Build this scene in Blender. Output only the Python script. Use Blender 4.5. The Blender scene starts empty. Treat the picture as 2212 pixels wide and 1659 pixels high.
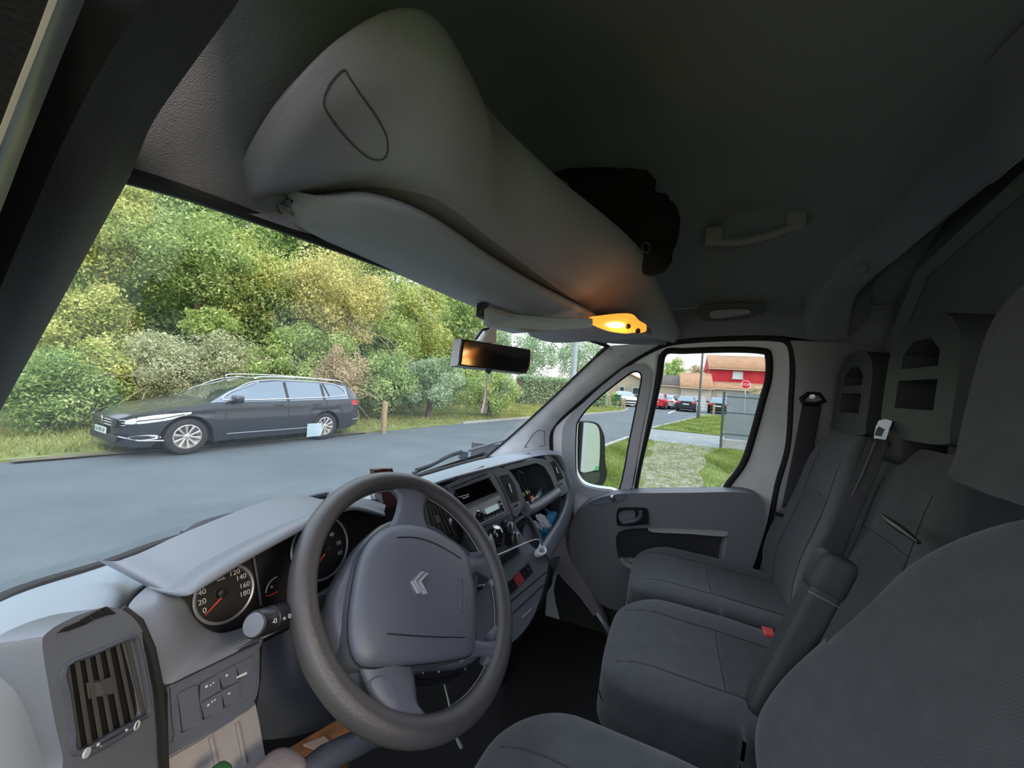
import bpy, math, random
import numpy as np
from mathutils import Vector, Matrix
from mathutils.geometry import tessellate_polygon
random.seed(7)
RNG = np.random.default_rng(11)
COL = bpy.context.scene.collection
SC = bpy.context.scene
# ---------------------------------------------------------------- camera
FOC = 831.0
YAW, PITCH, ROLL = math.radians(22.5), math.radians(.4), math.radians(3.8)
CAM = np.array([-.92, 0, 1.75])
FW = np.array([math.cos(YAW)*math.cos(PITCH), math.sin(YAW)*math.cos(PITCH), -math.sin(PITCH)])
_R0 = np.array([math.sin(YAW), -math.cos(YAW), 0]); _U0 = np.cross(_R0, FW)
RT = math.cos(ROLL)*_R0+math.sin(ROLL)*_U0
UP = -math.sin(ROLL)*_R0+math.cos(ROLL)*_U0
cd = bpy.data.cameras.new('camera'); cam = bpy.data.objects.new('camera', cd); COL.objects.link(cam)
cd.sensor_fit = 'HORIZONTAL'; cd.sensor_width = 36.0; cd.lens = 36.0*FOC/2212.0
cd.clip_start = .01; cd.clip_end = 500
M = Matrix(((RT[0], UP[0], -FW[0], CAM[0]), (RT[1], UP[1], -FW[1], CAM[1]), (RT[2], UP[2], -FW[2], CAM[2]), (0, 0, 0, 1)))
cam.matrix_world = M
SC.camera = cam
SC.view_settings.view_transform = 'Standard'; SC.view_settings.look = 'None'
SC.view_settings.gamma = 1.0; SC.view_settings.use_curve_mapping = False
SC.view_settings.exposure = 0.18
# ---------------------------------------------------------------- sky: pale evening overcast, warmer towards the horizon
W = bpy.data.worlds.new('evening_sky'); SC.world = W; W.use_nodes = True
nt = W.node_tree; nt.nodes.clear()
o_ = nt.nodes.new('ShaderNodeOutputWorld'); b_ = nt.nodes.new('ShaderNodeBackground')
tc = nt.nodes.new('ShaderNodeTexCoord'); sx = nt.nodes.new('ShaderNodeSeparateXYZ')
rp = nt.nodes.new('ShaderNodeValToRGB')
rp.color_ramp.elements[0].position = 0.0; rp.color_ramp.elements[0].color = (.365, .325, .325, 1)
rp.color_ramp.elements[1].position = 1.0; rp.color_ramp.elements[1].color = (.80, .92, 1.10, 1)
e_ = rp.color_ramp.elements.new(.16); e_.color = (.44, .45, .49, 1)  # overcast: the zenith about three times the horizon
nz = nt.nodes.new('ShaderNodeTexNoise'); nz.inputs['Scale'].default_value = 1.5; nz.inputs['Detail'].default_value = 3
mx = nt.nodes.new('ShaderNodeMixRGB'); mx.blend_type = 'MULTIPLY'; mx.inputs[0].default_value = .12
nt.links.new(tc.outputs['Generated'], sx.inputs[0]); nt.links.new(sx.outputs['Z'], rp.inputs[0])
nt.links.new(tc.outputs['Generated'], nz.inputs['Vector'])
nt.links.new(rp.outputs[0], mx.inputs[1]); nt.links.new(nz.outputs['Fac'], mx.inputs[2])
nt.links.new(mx.outputs[0], b_.inputs[0]); b_.inputs[1].default_value = 3.2
nt.links.new(b_.outputs[0], o_.inputs[0])
# low weak sun behind the houses' side, softened by haze
sd = bpy.data.lights.new('sun', 'SUN'); sd.energy = 2.0; sd.angle = math.radians(12); sd.color = (1, .82, .6)
so = bpy.data.objects.new('sun', sd); COL.objects.link(so)
so.rotation_euler = Vector((.25, .75, -.42)).to_track_quat('-Z', 'Y').to_euler()

# ---------------------------------------------------------------- pixel to point on a real plane
def ray(px, py): return FW+(px-1106)/FOC*RT-(py-829.5)/FOC*UP
def g(px, py, X=None, Y=None, Z=None, pl=None, D=None):
    d = ray(px, py)
    if D is not None: return CAM+D*d
    if pl is not None:
        t = np.dot(pl[0]-CAM, pl[1])/np.dot(d, pl[1]); return CAM+t*d
    t = (X-CAM[0])/d[0] if X is not None else (Y-CAM[1])/d[1] if Y is not None else (Z-CAM[2])/d[2]
    return CAM+t*d
def V(*a): return np.array(a, float)
def nrm(v): v = np.asarray(v, float); return v/np.linalg.norm(v)
class Frame:
    """a local plane: origin, normal, up"""
    def __init__(s, o, n, up=(0, 0, 1)):
        s.o = np.asarray(o, float); s.n = nrm(n)
        s.u = nrm(np.cross(up, s.n)); s.v = np.cross(s.n, s.u)
    def px(s, x, y, h=0):
        p = g(x, y, pl=(s.o+h*s.n, s.n)); return ((p-s.o)@s.u, (p-s.o)@s.v)
    def w(s, u, v, h=0): return s.o+u*s.u+v*s.v+h*s.n
    def pts(s, L, h=0): return [s.w(*s.px(x, y, h), h) for x, y in L]

# ---------------------------------------------------------------- objects
ROOTLOC = {}
def tag(o, label=None, cat=None, group=None, kind=None):
    if label: o['label'] = label
    if cat: o['category'] = cat
    if group: o['group'] = group
    if kind: o['kind'] = kind
    return o
def thing(name, loc, label, cat, group=None):
    o = bpy.data.objects.new(name, None); COL.objects.link(o); o.location = tuple(float(c) for c in loc)
    o.empty_display_size = .05
    ROOTLOC[o] = V(*loc); return tag(o, label, cat, group)
def struct(name, loc=(0, 0, 0)):
    o = bpy.data.objects.new(name, None); COL.objects.link(o); o.location = loc; ROOTLOC[o] = V(*loc)
    o['kind'] = 'structure'; return o
def mk(name, vf, mat, parent=None, smooth=True, label=None, cat=None, group=None, kind=None, bevel=0, solid=0, sub=0, seg=2, angle=40, auto=True):
    v, f = vf
    v = np.asarray(v, float)
    off = ROOTLOC.get(parent, V(0, 0, 0)) if parent is not None else V(0, 0, 0)
    me = bpy.data.meshes.new(name)
    me.from_pydata((v-off).tolist(), [], [tuple(int(i) for i in q) for q in f])
    me.update()
    if mat is not None: me.materials.append(mat)
    if smooth:
        me.polygons.foreach_set('use_smooth', [True]*len(me.polygons))
        if auto and not sub: me.set_sharp_from_angle(angle=math.radians(angle))
    o = bpy.data.objects.new(name, me); COL.objects.link(o)
    if parent is not None: o.parent = parent; ROOTLOC[o] = off
    if solid:
        m = o.modifiers.new('solid', 'SOLIDIFY'); m.thickness = abs(solid); m.offset = -1 if solid > 0 else 1
    if bevel:
        m = o.modifiers.new('bevel', 'BEVEL'); m.width = bevel; m.segments = seg; m.limit_method = 'ANGLE'; m.angle_limit = math.radians(35)
    if sub:
        m = o.modifiers.new('sub', 'SUBSURF'); m.levels = sub; m.render_levels = sub
    return tag(o, label, cat, group, kind)
def join(*vfs):
    V_, F_ = [], []; n = 0
    for v, f in vfs:
        V_.append(np.asarray(v, float)); F_ += [[i+n for i in q] for q in f]; n += len(v)
    return np.concatenate(V_), F_
# ---------------------------------------------------------------- shapes
def cr(pts, n, closed=False):
    """Catmull-Rom through pts, n samples per span"""
    P = [np.asarray(p, float) for p in pts]; N = len(P); out = []
    for i in range(N if closed else N-1):
        if closed: a, b, c, d = P[(i-1) % N], P[i], P[(i+1) % N], P[(i+2) % N]
        else: a, b, c, d = P[max(i-1, 0)], P[i], P[i+1], P[min(i+2, N-1)]
        for k in range(n):
            t = k/n
            out.append(.5*((2*b)+(c-a)*t+(2*a-5*b+4*c-d)*t*t+(-a+3*b-3*c+d)*t**3))
    if not closed: out.append(P[-1])
    return out
def grid(rows, cu=False, cv=False):
    nu, nv = len(rows), len(rows[0]); v = [p for r in rows for p in r]; f = []
    for i in range(nu if cu else nu-1):
        for j in range(nv if cv else nv-1):
            a = i*nv+j; b = i*nv+(j+1) % nv; c = ((i+1) % nu)*nv+(j+1) % nv; d = ((i+1) % nu)*nv+j
            f.append([a, b, c, d])
    return np.array(v), f
def loft(rows, n=4, m=4, cv=False, cap=False):
    """rows of control points, smoothed both ways"""
    R = [cr(r, m, cv) for r in rows]
    cols = [cr([r[j] for r in R], n) for j in range(len(R[0]))]
    rr = [[cols[j][i] for j in range(len(cols))] for i in range(len(cols[0]))]
    v, f = grid(rr, cv=cv)
    if cap:
        L = len(rr[0]); f.append(list(range(L))[::-1]); f.append(list(range((len(rr)-1)*L, len(rr)*L)))
    return v, f
def slab(outline, t, holes=(), n=None):
    """flat plate with holes, t thick away from its normal side"""
    o = [np.asarray(p, float) for p in outline]
    if n is None:
        n = V(0, 0, 0)
        for i in range(len(o)): n += np.cross(o[i]-o[0], o[(i+1) % len(o)]-o[0])
    n = nrm(n)
    loops = [o]+[[np.asarray(p, float) for p in h] for h in holes]
    tri = tessellate_polygon([[Vector(p) for p in l] for l in loops])
    fl = [p for l in loops for p in l]; N = len(fl)
    v = fl+[p-n*t for p in fl]; f = []
    for a, b, c in tri:
        nn = np.cross(fl[b]-fl[a], fl[c]-fl[a])
        if np.dot(nn, n) < 0: b, c = c, b
        f.append([a, b, c]); f.append([c+N, b+N, a+N])
    s = 0
    for l in loops:
        L = len(l)
        for i in range(L): f.append([s+i, s+i+N, s+(i+1) % L+N, s+(i+1) % L])
        s += L
    return np.array(v), f
def ring(outer, inner, t, n):
    """a rim between two loops of equal length"""
    o, i = [np.asarray(p) for p in outer], [np.asarray(p) for p in inner]; n = nrm(n)
    return grid([[p for p in o], [p for p in i], [p-n*t for p in i], [p-n*t for p in o]], cu=True, cv=True)
def pillow(outline, n, prof, close=True):
    """concentric scaled loops (scale, height) from edge to centre: a domed cap"""
    o = np.array(outline); c = o.mean(0); n = nrm(n)
    rows = [[c+(p-c)*s+n*h for p in o] for s, h in prof]
    v, f = grid(rows, cv=True); v = list(v); L = len(o); k = len(v)
    v.append(c+n*prof[-1][1]); b = (len(prof)-1)*L
    f += [[b+j, b+(j+1) % L, k] for j in range(L)]
    if close: f.append(list(range(L))[::-1])
    return np.array(v), f
def tube(pts, r, n=8, closed=False, flat=1.0, up=None, cap=True):
    P = [np.asarray(p, float) for p in pts]; N = len(P); rows = []
    rr = r if hasattr(r, '__len__') else [r]*N
    prev = None
    for i in range(N):
        t = nrm(P[(i+1) % N]-P[i-1]) if closed else nrm(P[min(i+1, N-1)]-P[max(i-1, 0)])
        if up is not None: a = np.cross(t, up)
        elif prev is None: a = np.cross(t, V(0, 0, 1) if abs(t[2]) < .9 else V(1, 0, 0))
        else: a = prev-np.dot(prev, t)*t
        a = nrm(a); b = np.cross(t, a); prev = a
        rows.append([P[i]+rr[i]*(math.cos(q)*a+flat*math.sin(q)*b) for q in np.linspace(0, 2*math.pi, n, endpoint=False)])
    v, f = grid(rows, cu=closed, cv=True)
    if cap and not closed:
        f.append(list(range(n))[::-1]); f.append(list(range((N-1)*n, N*n)))
    return v, f
def lathe(o, axis, prof, n=24):
    """prof: (radius, height along axis)"""
    axis = nrm(axis); a = nrm(np.cross(axis, V(0, 0, 1) if abs(axis[2]) < .9 else V(1, 0, 0))); b = np.cross(axis, a)
    o = np.asarray(o, float)
    rows = [[o+axis*h+r*(math.cos(q)*a+math.sin(q)*b) for q in np.linspace(0, 2*math.pi, n, endpoint=False)] for r, h in prof]
    v, f = grid(rows, cv=True); v = list(v); L = n
    f.append(list(range(L))[::-1]); f.append([(len(rows)-1)*L+j for j in range(L)])
    return np.array(v), f
def box(c, s, fr=None):
    c = np.asarray(c, float)
    ax = (fr.u, fr.v, fr.n) if fr is not None else (V(1, 0, 0), V(0, 1, 0), V(0, 0, 1))
    v = [c+ax[0]*s[0]*i/2+ax[1]*s[1]*j/2+ax[2]*s[2]*k/2 for k in (-1, 1) for j in (-1, 1) for i in (-1, 1)]
    return np.array(v), [[0, 2, 3, 1], [4, 5, 7, 6], [0, 1, 5, 4], [2, 6, 7, 3], [0, 4, 6, 2], [1, 3, 7, 5]]
def softbox(n=18, e=.28):
    """unit box (-1..1) with rounded edges, as a cube grid projected; e = roundness"""
    v, f = [], []; key = {}
    def add(p):
        k = tuple(np.round(p, 5))
        if k not in key: key[k] = len(v); v.append(p)
        return key[k]
    T = np.linspace(-1, 1, n+1)
    for ax in range(3):
        for s in (-1, 1):
            for i in range(n):
                for j in range(n):
                    q = []
                    for a, b in ((i, j), (i+1, j), (i+1, j+1), (i, j+1)):
                        p = np.zeros(3); p[ax] = s; p[(ax+1) % 3] = T[a]; p[(ax+2) % 3] = T[b]; q.append(add(p))
                    f.append(q if s > 0 else q[::-1])
    v = np.array(v); inner = np.clip(v, -(1-e), 1-e); d = v-inner
    L = np.linalg.norm(d, axis=1, keepdims=True); L[L == 0] = 1
    m = np.abs(d).max(1, keepdims=True)
    v = inner+d/L*m
    return v, f
def text(name, s, fr, u, v, size, mat, parent, h=.0006, rot=0, ext=.0004, align='CENTER'):
    c = bpy.data.curves.new(name, 'FONT'); c.body = s; c.size = size; c.extrude = ext
    c.align_x = align; c.align_y = 'CENTER'
    o = bpy.data.objects.new(name, c); COL.objects.link(o)
    me = bpy.data.meshes.new_from_object(o); bpy.data.objects.remove(o)
    n = len(me.vertices); co = np.empty(n*3); me.vertices.foreach_get('co', co); co = co.reshape(-1, 3)
    cs, sn = math.cos(rot), math.sin(rot)
    x = co[:, 0]*cs-co[:, 1]*sn+u; y = co[:, 0]*sn+co[:, 1]*cs+v
    w = fr.o+x[:, None]*fr.u+y[:, None]*fr.v+(co[:, 2]+h)[:, None]*fr.n
    w -= ROOTLOC.get(parent, V(0, 0, 0)) if parent is not None else 0
    me.vertices.foreach_set('co', w.ravel()); me.materials.clear(); me.materials.append(mat); me.update()
    o = bpy.data.objects.new(name, me); COL.objects.link(o)
    if parent is not None: o.parent = parent; ROOTLOC[o] = ROOTLOC.get(parent, V(0, 0, 0))
    return o
# ---------------------------------------------------------------- materials
def mat(name, col, rough=.5, metal=0, bump=0, bscale=300, var=0, vscale=4, spec=.5, coat=0, emit=None, est=1, trans=0, kind='noise', stretch=None):
    m = bpy.data.materials.new(name); m.use_nodes = True; t = m.node_tree; p = t.nodes['Principled BSDF']
    c4 = (*col, 1); p.inputs['Base Color'].default_value = c4; p.inputs['Roughness'].default_value = rough
    p.inputs['Metallic'].default_value = metal; p.inputs['Specular IOR Level'].default_value = spec
    p.inputs['Coat Weight'].default_value = coat; p.inputs['Transmission Weight'].default_value = trans
    m.diffuse_color = c4
    if emit: p.inputs['Emission Color'].default_value = (*emit, 1); p.inputs['Emission Strength'].default_value = est
    co = t.nodes.new('ShaderNodeTexCoord'); src = co.outputs['Object']
    if stretch:
        mp = t.nodes.new('ShaderNodeMapping'); mp.inputs['Scale'].default_value = stretch; t.links.new(src, mp.inputs[0]); src = mp.outputs[0]
    if var:
        n = t.nodes.new('ShaderNodeTexNoise'); n.inputs['Scale'].default_value = vscale; n.inputs['Detail'].default_value = 5
        r = t.nodes.new('ShaderNodeValToRGB')
        r.color_ramp.elements[0].position = .3; r.color_ramp.elements[1].position = .7
        r.color_ramp.elements[0].color = (*[c*(1-var) for c in col], 1); r.color_ramp.elements[1].color = (*[min(1, c*(1+var)) for c in col], 1)
        t.links.new(src, n.inputs['Vector']); t.links.new(n.outputs['Fac'], r.inputs[0]); t.links.new(r.outputs[0], p.inputs['Base Color'])
    if bump:
        n = t.nodes.new('ShaderNodeTexNoise' if kind == 'noise' else 'ShaderNodeTexVoronoi'); n.inputs['Scale'].default_value = bscale
        b = t.nodes.new('ShaderNodeBump'); b.inputs['Strength'].default_value = bump; b.inputs['Distance'].default_value = .002
        t.links.new(src, n.inputs['Vector']); t.links.new(n.outputs[0], b.inputs['Height']); t.links.new(b.outputs[0], p.inputs['Normal'])
    return m
def glassmat(name, tint=(.93, .97, .96), refl=.5, dirt=0.0):
    m = bpy.data.materials.new(name); m.use_nodes = True; t = m.node_tree; t.nodes.clear()
    o = t.nodes.new('ShaderNodeOutputMaterial'); tr = t.nodes.new('ShaderNodeBsdfTransparent'); gl = t.nodes.new('ShaderNodeBsdfGlossy')
    tr.inputs[0].default_value = (*tint, 1); gl.inputs['Roughness'].default_value = .01
    fr = t.nodes.new('ShaderNodeFresnel'); fr.inputs[0].default_value = 1.45
    mu = t.nodes.new('ShaderNodeMath'); mu.operation = 'MULTIPLY'; mu.inputs[1].default_value = refl
    mi = t.nodes.new('ShaderNodeMixShader'); t.links.new(fr.outputs[0], mu.inputs[0]); t.links.new(mu.outputs[0], mi.inputs[0])
    t.links.new(tr.outputs[0], mi.inputs[1]); t.links.new(gl.outputs[0], mi.inputs[2]); last = mi.outputs[0]
    if dirt:
        df = t.nodes.new('ShaderNodeBsdfTranslucent'); df.inputs[0].default_value = (.8, .85, .85, 1)
        co = t.nodes.new('ShaderNodeTexCoord'); n = t.nodes.new('ShaderNodeTexNoise'); n.inputs['Scale'].default_value = 2.5; n.inputs['Detail'].default_value = 6
        r = t.nodes.new('ShaderNodeMapRange'); r.inputs[1].default_value = .35; r.inputs[2].default_value = .8; r.inputs[3].default_value = dirt*.4; r.inputs[4].default_value = dirt
        m2 = t.nodes.new('ShaderNodeMixShader'); t.links.new(co.outputs['Object'], n.inputs['Vector']); t.links.new(n.outputs['Fac'], r.inputs[0]); t.links.new(r.outputs[0], m2.inputs[0])
        t.links.new(last, m2.inputs[1]); t.links.new(df.outputs[0], m2.inputs[2]); last = m2.outputs[0]
    t.links.new(last, o.inputs[0]); return m
def fabric(name, col, sc=260):
    m = mat(name, col, rough=.95, spec=.15, var=.12, vscale=30); t = m.node_tree; p = t.nodes['Principled BSDF']
    p.inputs['Sheen Weight'].default_value = .25
    co = t.nodes.new('ShaderNodeTexCoord'); w = t.nodes.new('ShaderNodeTexWave'); w.inputs['Scale'].default_value = sc/1.6; w.bands_direction = 'DIAGONAL'
    v = t.nodes.new('ShaderNodeTexVoronoi'); v.inputs['Scale'].default_value = sc
    a = t.nodes.new('ShaderNodeMath'); a.operation = 'ADD'
    t.links.new(co.outputs['Object'], w.inputs['Vector']); t.links.new(co.outputs['Object'], v.inputs['Vector'])
    t.links.new(w.outputs['Fac'], a.inputs[0]); t.links.new(v.outputs[0], a.inputs[1])
    b = t.nodes.new('ShaderNodeBump'); b.inputs['Strength'].default_value = .35; b.inputs['Distance'].default_value = .001
    t.links.new(a.outputs[0], b.inputs['Height']); t.links.new(b.outputs[0], p.inputs['Normal']); return m
MT = dict(
    dash=mat('dash_plastic', (.155, .172, .205), .36, bump=.25, bscale=1500, var=.05, vscale=8),
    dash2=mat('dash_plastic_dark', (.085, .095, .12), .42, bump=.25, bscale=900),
    deck=mat('dash_deck_plastic', (.28, .32, .37), .42, bump=.15, bscale=2500),
    lightgrey=mat('light_grey_plastic', (.33, .31, .32), .55, bump=.3, bscale=700, var=.06, vscale=10),
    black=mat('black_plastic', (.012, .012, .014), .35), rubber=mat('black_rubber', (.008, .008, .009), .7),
    gloss=mat('gloss_black', (.006, .006, .007), .12, coat=.5),
    wheel=mat('wheel_skin', (.062, .058, .06), .25, bump=.3, bscale=1200),
    pad=mat('wheel_pad', (.105, .11, .135), .34, bump=.25, bscale=1000),
    chrome=mat('chrome', (.8, .8, .82), .25, metal=.6), steel=mat('satin_steel', (.55, .56, .58), .35, metal=1),
    white=mat('white_plastic', (.8, .8, .86), .35), print=mat('white_print', (.5, .5, .5), .6),
    red=mat('red_print', (.8, .03, .02), .5), redsw=mat('red_switch', (.35, .03, .05), .5, bump=.4, bscale=900),
    door=mat('door_paint_inside', (.90, .91, .92), .4, var=.08, vscale=6),
    pillar=mat('pillar_plastic', (.86, .85, .84), .6, bump=.4, bscale=600, var=.08, vscale=20),
    trimdark=mat('pillar_dark_trim', (.022, .021, .023), .65, bump=.3, bscale=500),
    doorpanel=mat('door_panel_plastic', (.19, .195, .215), .5, bump=.3, bscale=800), doordark=mat('door_panel_dark', (.04, .042, .046), .6, bump=.3, bscale=800),
    liner=mat('headliner_felt', (.25, .25, .29), .95, bump=.6, bscale=900, spec=.1),
    shelf=mat('shelf_plastic', (.33, .30, .36), .7, bump=.4, bscale=700), visor=mat('visor_vinyl', (.33, .32, .37), .75, bump=.3, bscale=800),
    bulk=mat('bulkhead_paint', (.14, .15, .15), .6, var=.06, vscale=3), floor=mat('floor_mat', (.02, .018, .018), .9, bump=.5, bscale=200),
    fab=fabric('seat_fabric', (.062, .066, .072)), fab2=fabric('seat_fabric_centre', (.046, .050, .055), 420), vinyl=mat('seat_back_vinyl', (.032, .033, .036), .6, bump=.3, bscale=600),
    hr=mat('headrest_plastic', (.055, .06, .06), .55), belt=mat('belt_webbing', (.035, .036, .04), .8, bump=.5, bscale=500),
    glass=glassmat('side_glass', (.95, .98, .97), .35), wind=glassmat('windscreen_glass', (.93, .97, .96), .07, dirt=.004),
    mirror=mat('mirror_silver', (.13, .13, .13), .12, metal=1), mirror2=mat('wing_mirror_silver', (.8, .84, .88), .02, metal=1),
    dial=mat('dial_face', (.004, .004, .005), .5), lcd=mat('lcd_face', (.55, .72, .74), .3, emit=(.55, .75, .8), est=.25),
    paper=mat('tissue_paper', (.75, .72, .8), .9), blue=mat('blue_carton', (.05, .28, .55), .5, var=.5, vscale=40), bag=mat('black_cloth', (.006, .006, .007), .9, bump=.8, bscale=60),
    green=mat('green_pack', (.3, .65, .08), .5), orange=mat('red_pack', (.85, .08, .03), .4), teal=mat('teal_print', (.25, .6, .55), .5),
    wood=mat('stained_cardboard', (.25, .10, .03), .8, var=.6, vscale=25),
)
def amber():
    m = mat('amber_lens', (.9, .35, .08), .25, emit=(1, .30, .03), est=1.3); return m
MT['amber'] = amber(); MT['bulb'] = mat('lit_bulb', (1, .8, .5), .3, emit=(1, .72, .3), est=9)
# ================================================================ OUTDOORS: ground
def ground_mat(name, c1, c2, scale, rough=.9, bump=.3, c3=None, bs=60):
    m = mat(name, c1, rough, bump=bump, bscale=bs, spec=.25); t = m.node_tree; p = t.nodes['Principled BSDF']
    co = t.nodes.new('ShaderNodeTexCoord'); n = t.nodes.new('ShaderNodeTexNoise'); n.inputs['Scale'].default_value = scale; n.inputs['Detail'].default_value = 8; n.inputs['Roughness'].default_value = .65
    r = t.nodes.new('ShaderNodeValToRGB'); r.color_ramp.elements[0].position = .35; r.color_ramp.elements[1].position = .65
    r.color_ramp.elements[0].color = (*c1, 1); r.color_ramp.elements[1].color = (*c2, 1)
    if c3: e = r.color_ramp.elements.new(.5); e.color = (*c3, 1)
    t.links.new(co.outputs['Object'], n.inputs['Vector']); t.links.new(n.outputs['Fac'], r.inputs[0]); t.links.new(r.outputs[0], p.inputs['Base Color']); return m
M_ASPH = ground_mat('asphalt', (.082, .100, .110), (.112, .130, .140), .6, .8, .35, bs=90)
M_GRASS = ground_mat('grass_soil', (.09, .12, .03), (.17, .2, .06), 1.2, 1, .6, (.13, .17, .045), 40)
M_VERGE = ground_mat('verge_soil', (.12, .14, .04), (.22, .25, .09), 1.2, 1, .6)
M_PATH = ground_mat('pale_path', (.17, .185, .185), (.25, .265, .265), 3, .9, .4)
M_GRAV = ground_mat('gravel', (.11, .13, .05), (.30, .28, .23), 4, 1, .9, (.19, .18, .13), 35)
M_KERB = mat('kerb_concrete', (.30, .30, .285), .9, var=.15, vscale=6)
M_PAINTW = mat('road_paint', (.6, .6, .6), .8)
def flat(name, pts, z, t, m, kind='structure', parent=None):
    o = mk(name, slab([(x, y, z) for x, y in pts], t, n=(0, 0, 1)), m, parent, smooth=False, kind=kind); return o
def strip(pts, w):
    P = [V(x, y) for x, y in pts]; L, R = [], []
    for i in range(len(P)):
        d = nrm(P[min(i+1, len(P)-1)]-P[max(i-1, 0)]); q = V(-d[1], d[0])*w/2; L.append(P[i]+q); R.append(P[i]-q)
    return [tuple(p) for p in L+R[::-1]]
flat('road', [(-90, -60), (140, -60), (140, 90), (-90, 90)], 0, .1, M_ASPH)
FV = [(-60, 24), (-10, 12.3), (1.5, 9.35), (2.5, 9.0), (4.9, 8.5), (7.3, 8.0), (9.6, 7.65), (12, 7.3), (16, 6.55), (21.4, 5.0), (29.8, 3.35), (33, 3.3), (36, 4.3), (41, 6.6)]
flat('verge_far', FV+[(41, 85), (-60, 85)], .04, .06, M_VERGE)
NV = [(-60, 10.4), (-3, 3.3), (3, 2.6), (10.5, 1.68), (13.2, 1.3)]
flat('lawn_near', NV+[(13.2, -60), (-60, -60)], .03, .05, M_GRASS)
ISL = [(17.8, .7), (24, -.6), (30.3, -1.85), (33.5, -2.2), (35.1, -2.7), (36.4, -4.3), (37, -9)]
flat('lawn_island', ISL+[(37, -60), (17.8, -60)], .05, .07, M_GRASS)
flat('footpath', [(13.2, 1.45), (17.7, .75), (17.7, -60), (13.2, -60)], .012, .02, M_PATH)
flat('gravel_track', [(1.2, .95), (1.2, -.35), (4, -.5), (5.6, -.35), (6.4, -.42), (7.3, -.72), (8.4, -.66), (9.5, -.9), (11, -.98), (12.2, -1.3), (13.2, -1.35), (13.2, .45), (12, .38), (10.8, .6), (9.5, .48), (8, .68), (7, .5), (6, .62)], .045, .03, M_GRAV)
for nm, pts in (('kerb', ISL[:5]), ('kerb', NV[2:]), ('kerb', FV[7:13])):
    flat(nm, strip(pts, .14), .075, .09, M_KERB)
flat('road_marking', strip([(32.6, .1), (36.5, -.2), (40.2, -.7)], .16), .008, .005, M_PAINTW)
flat('road_marking', strip([(40.2, -.7), (39.3, -3.6), (39, -7)], .16), .008, .005, M_PAINTW)
flat('car_park_paving', [(41, 6.6), (41, -40), (75, -40), (75, 30), (41, 30)], .015, .01, M_PATH)
# dirt along the verge where cars park
flat('verge_dirt', strip([(1.6, 9.2), (3.5, 8.78), (5.5, 8.38), (7.6, 7.96)], .22), .042, .01, mat('bare_dirt', (.13, .115, .075), 1, var=.3, vscale=5))

# ---------------------------------------------------------------- leaves and blades
def leafmat(name, cols):
    m = bpy.data.materials.new(name); m.use_nodes = True; t = m.node_tree; t.nodes.clear()
    o = t.nodes.new('ShaderNodeOutputMaterial'); d = t.nodes.new('ShaderNodeBsdfDiffuse'); l = t.nodes.new('ShaderNodeBsdfTranslucent')
    a = t.nodes.new('ShaderNodeAttribute'); a.attribute_name = 'rnd'
    r = t.nodes.new('ShaderNodeValToRGB'); n = len(cols)
    while len(r.color_ramp.elements) < n: r.color_ramp.elements.new(.5)
    for i, c in enumerate(cols): r.color_ramp.elements[i].position = i/(n-1); r.color_ramp.elements[i].color = (*c, 1)
    mi = t.nodes.new('ShaderNodeMixShader'); mi.inputs[0].default_value = .35
    t.links.new(a.outputs['Fac'], r.inputs[0]); t.links.new(r.outputs[0], d.inputs[0]); t.links.new(r.outputs[0], l.inputs[0])
    t.links.new(d.outputs[0], mi.inputs[1]); t.links.new(l.outputs[0], mi.inputs[2]); t.links.new(mi.outputs[0], o.inputs[0]); return m
LM = dict(
    dark=leafmat('leaves_dark_green', [(0.099, 0.182, 0.066), (0.248, 0.363, 0.132), (0.446, 0.578, 0.231), (0.694, 0.760, 0.363)]),
    mid=leafmat('leaves_mid_green', [(0.132, 0.215, 0.066), (0.314, 0.430, 0.149), (0.562, 0.661, 0.264), (0.859, 0.892, 0.446)]),
    yel=leafmat('leaves_yellow_green', [(0.149, 0.215, 0.066), (0.430, 0.496, 0.149), (0.760, 0.760, 0.297), (0.900, 0.900, 0.496)]),
    gold=leafmat('leaves_golden', [(0.215, 0.231, 0.083), (0.529, 0.512, 0.198), (0.859, 0.776, 0.363), (0.900, 0.900, 0.529)]),
    lime=leafmat('leaves_lime', [(.16, .24, .06), (.32, .43, .12), (.50, .60, .22), (.66, .74, .34)]),
    grey=leafmat('leaves_grey_twig', [(0.198, 0.231, 0.116), (0.446, 0.479, 0.281), (0.694, 0.710, 0.463), (0.859, 0.859, 0.628)]),
    brown=leafmat('leaves_brown', [(0.248, 0.198, 0.116), (0.529, 0.430, 0.264), (0.760, 0.628, 0.430), (0.760, 0.743, 0.463)]),
    cool=leafmat('leaves_bluish', [(0.132, 0.215, 0.116), (0.297, 0.413, 0.248), (0.496, 0.611, 0.413), (0.710, 0.793, 0.578)]),
    grass=leafmat('grass_blades', [(.09, .13, .03), (.17, .23, .06), (.27, .33, .10), (.42, .42, .2)]),
    dry=leafmat('verge_blades', [(.16, .19, .05), (.28, .31, .10), (.38, .40, .15), (.46, .44, .23)]),
)
M_BARK = mat('bark', (.14, .11, .08), .95, bump=.8, bscale=30, var=.3, vscale=8)
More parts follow.
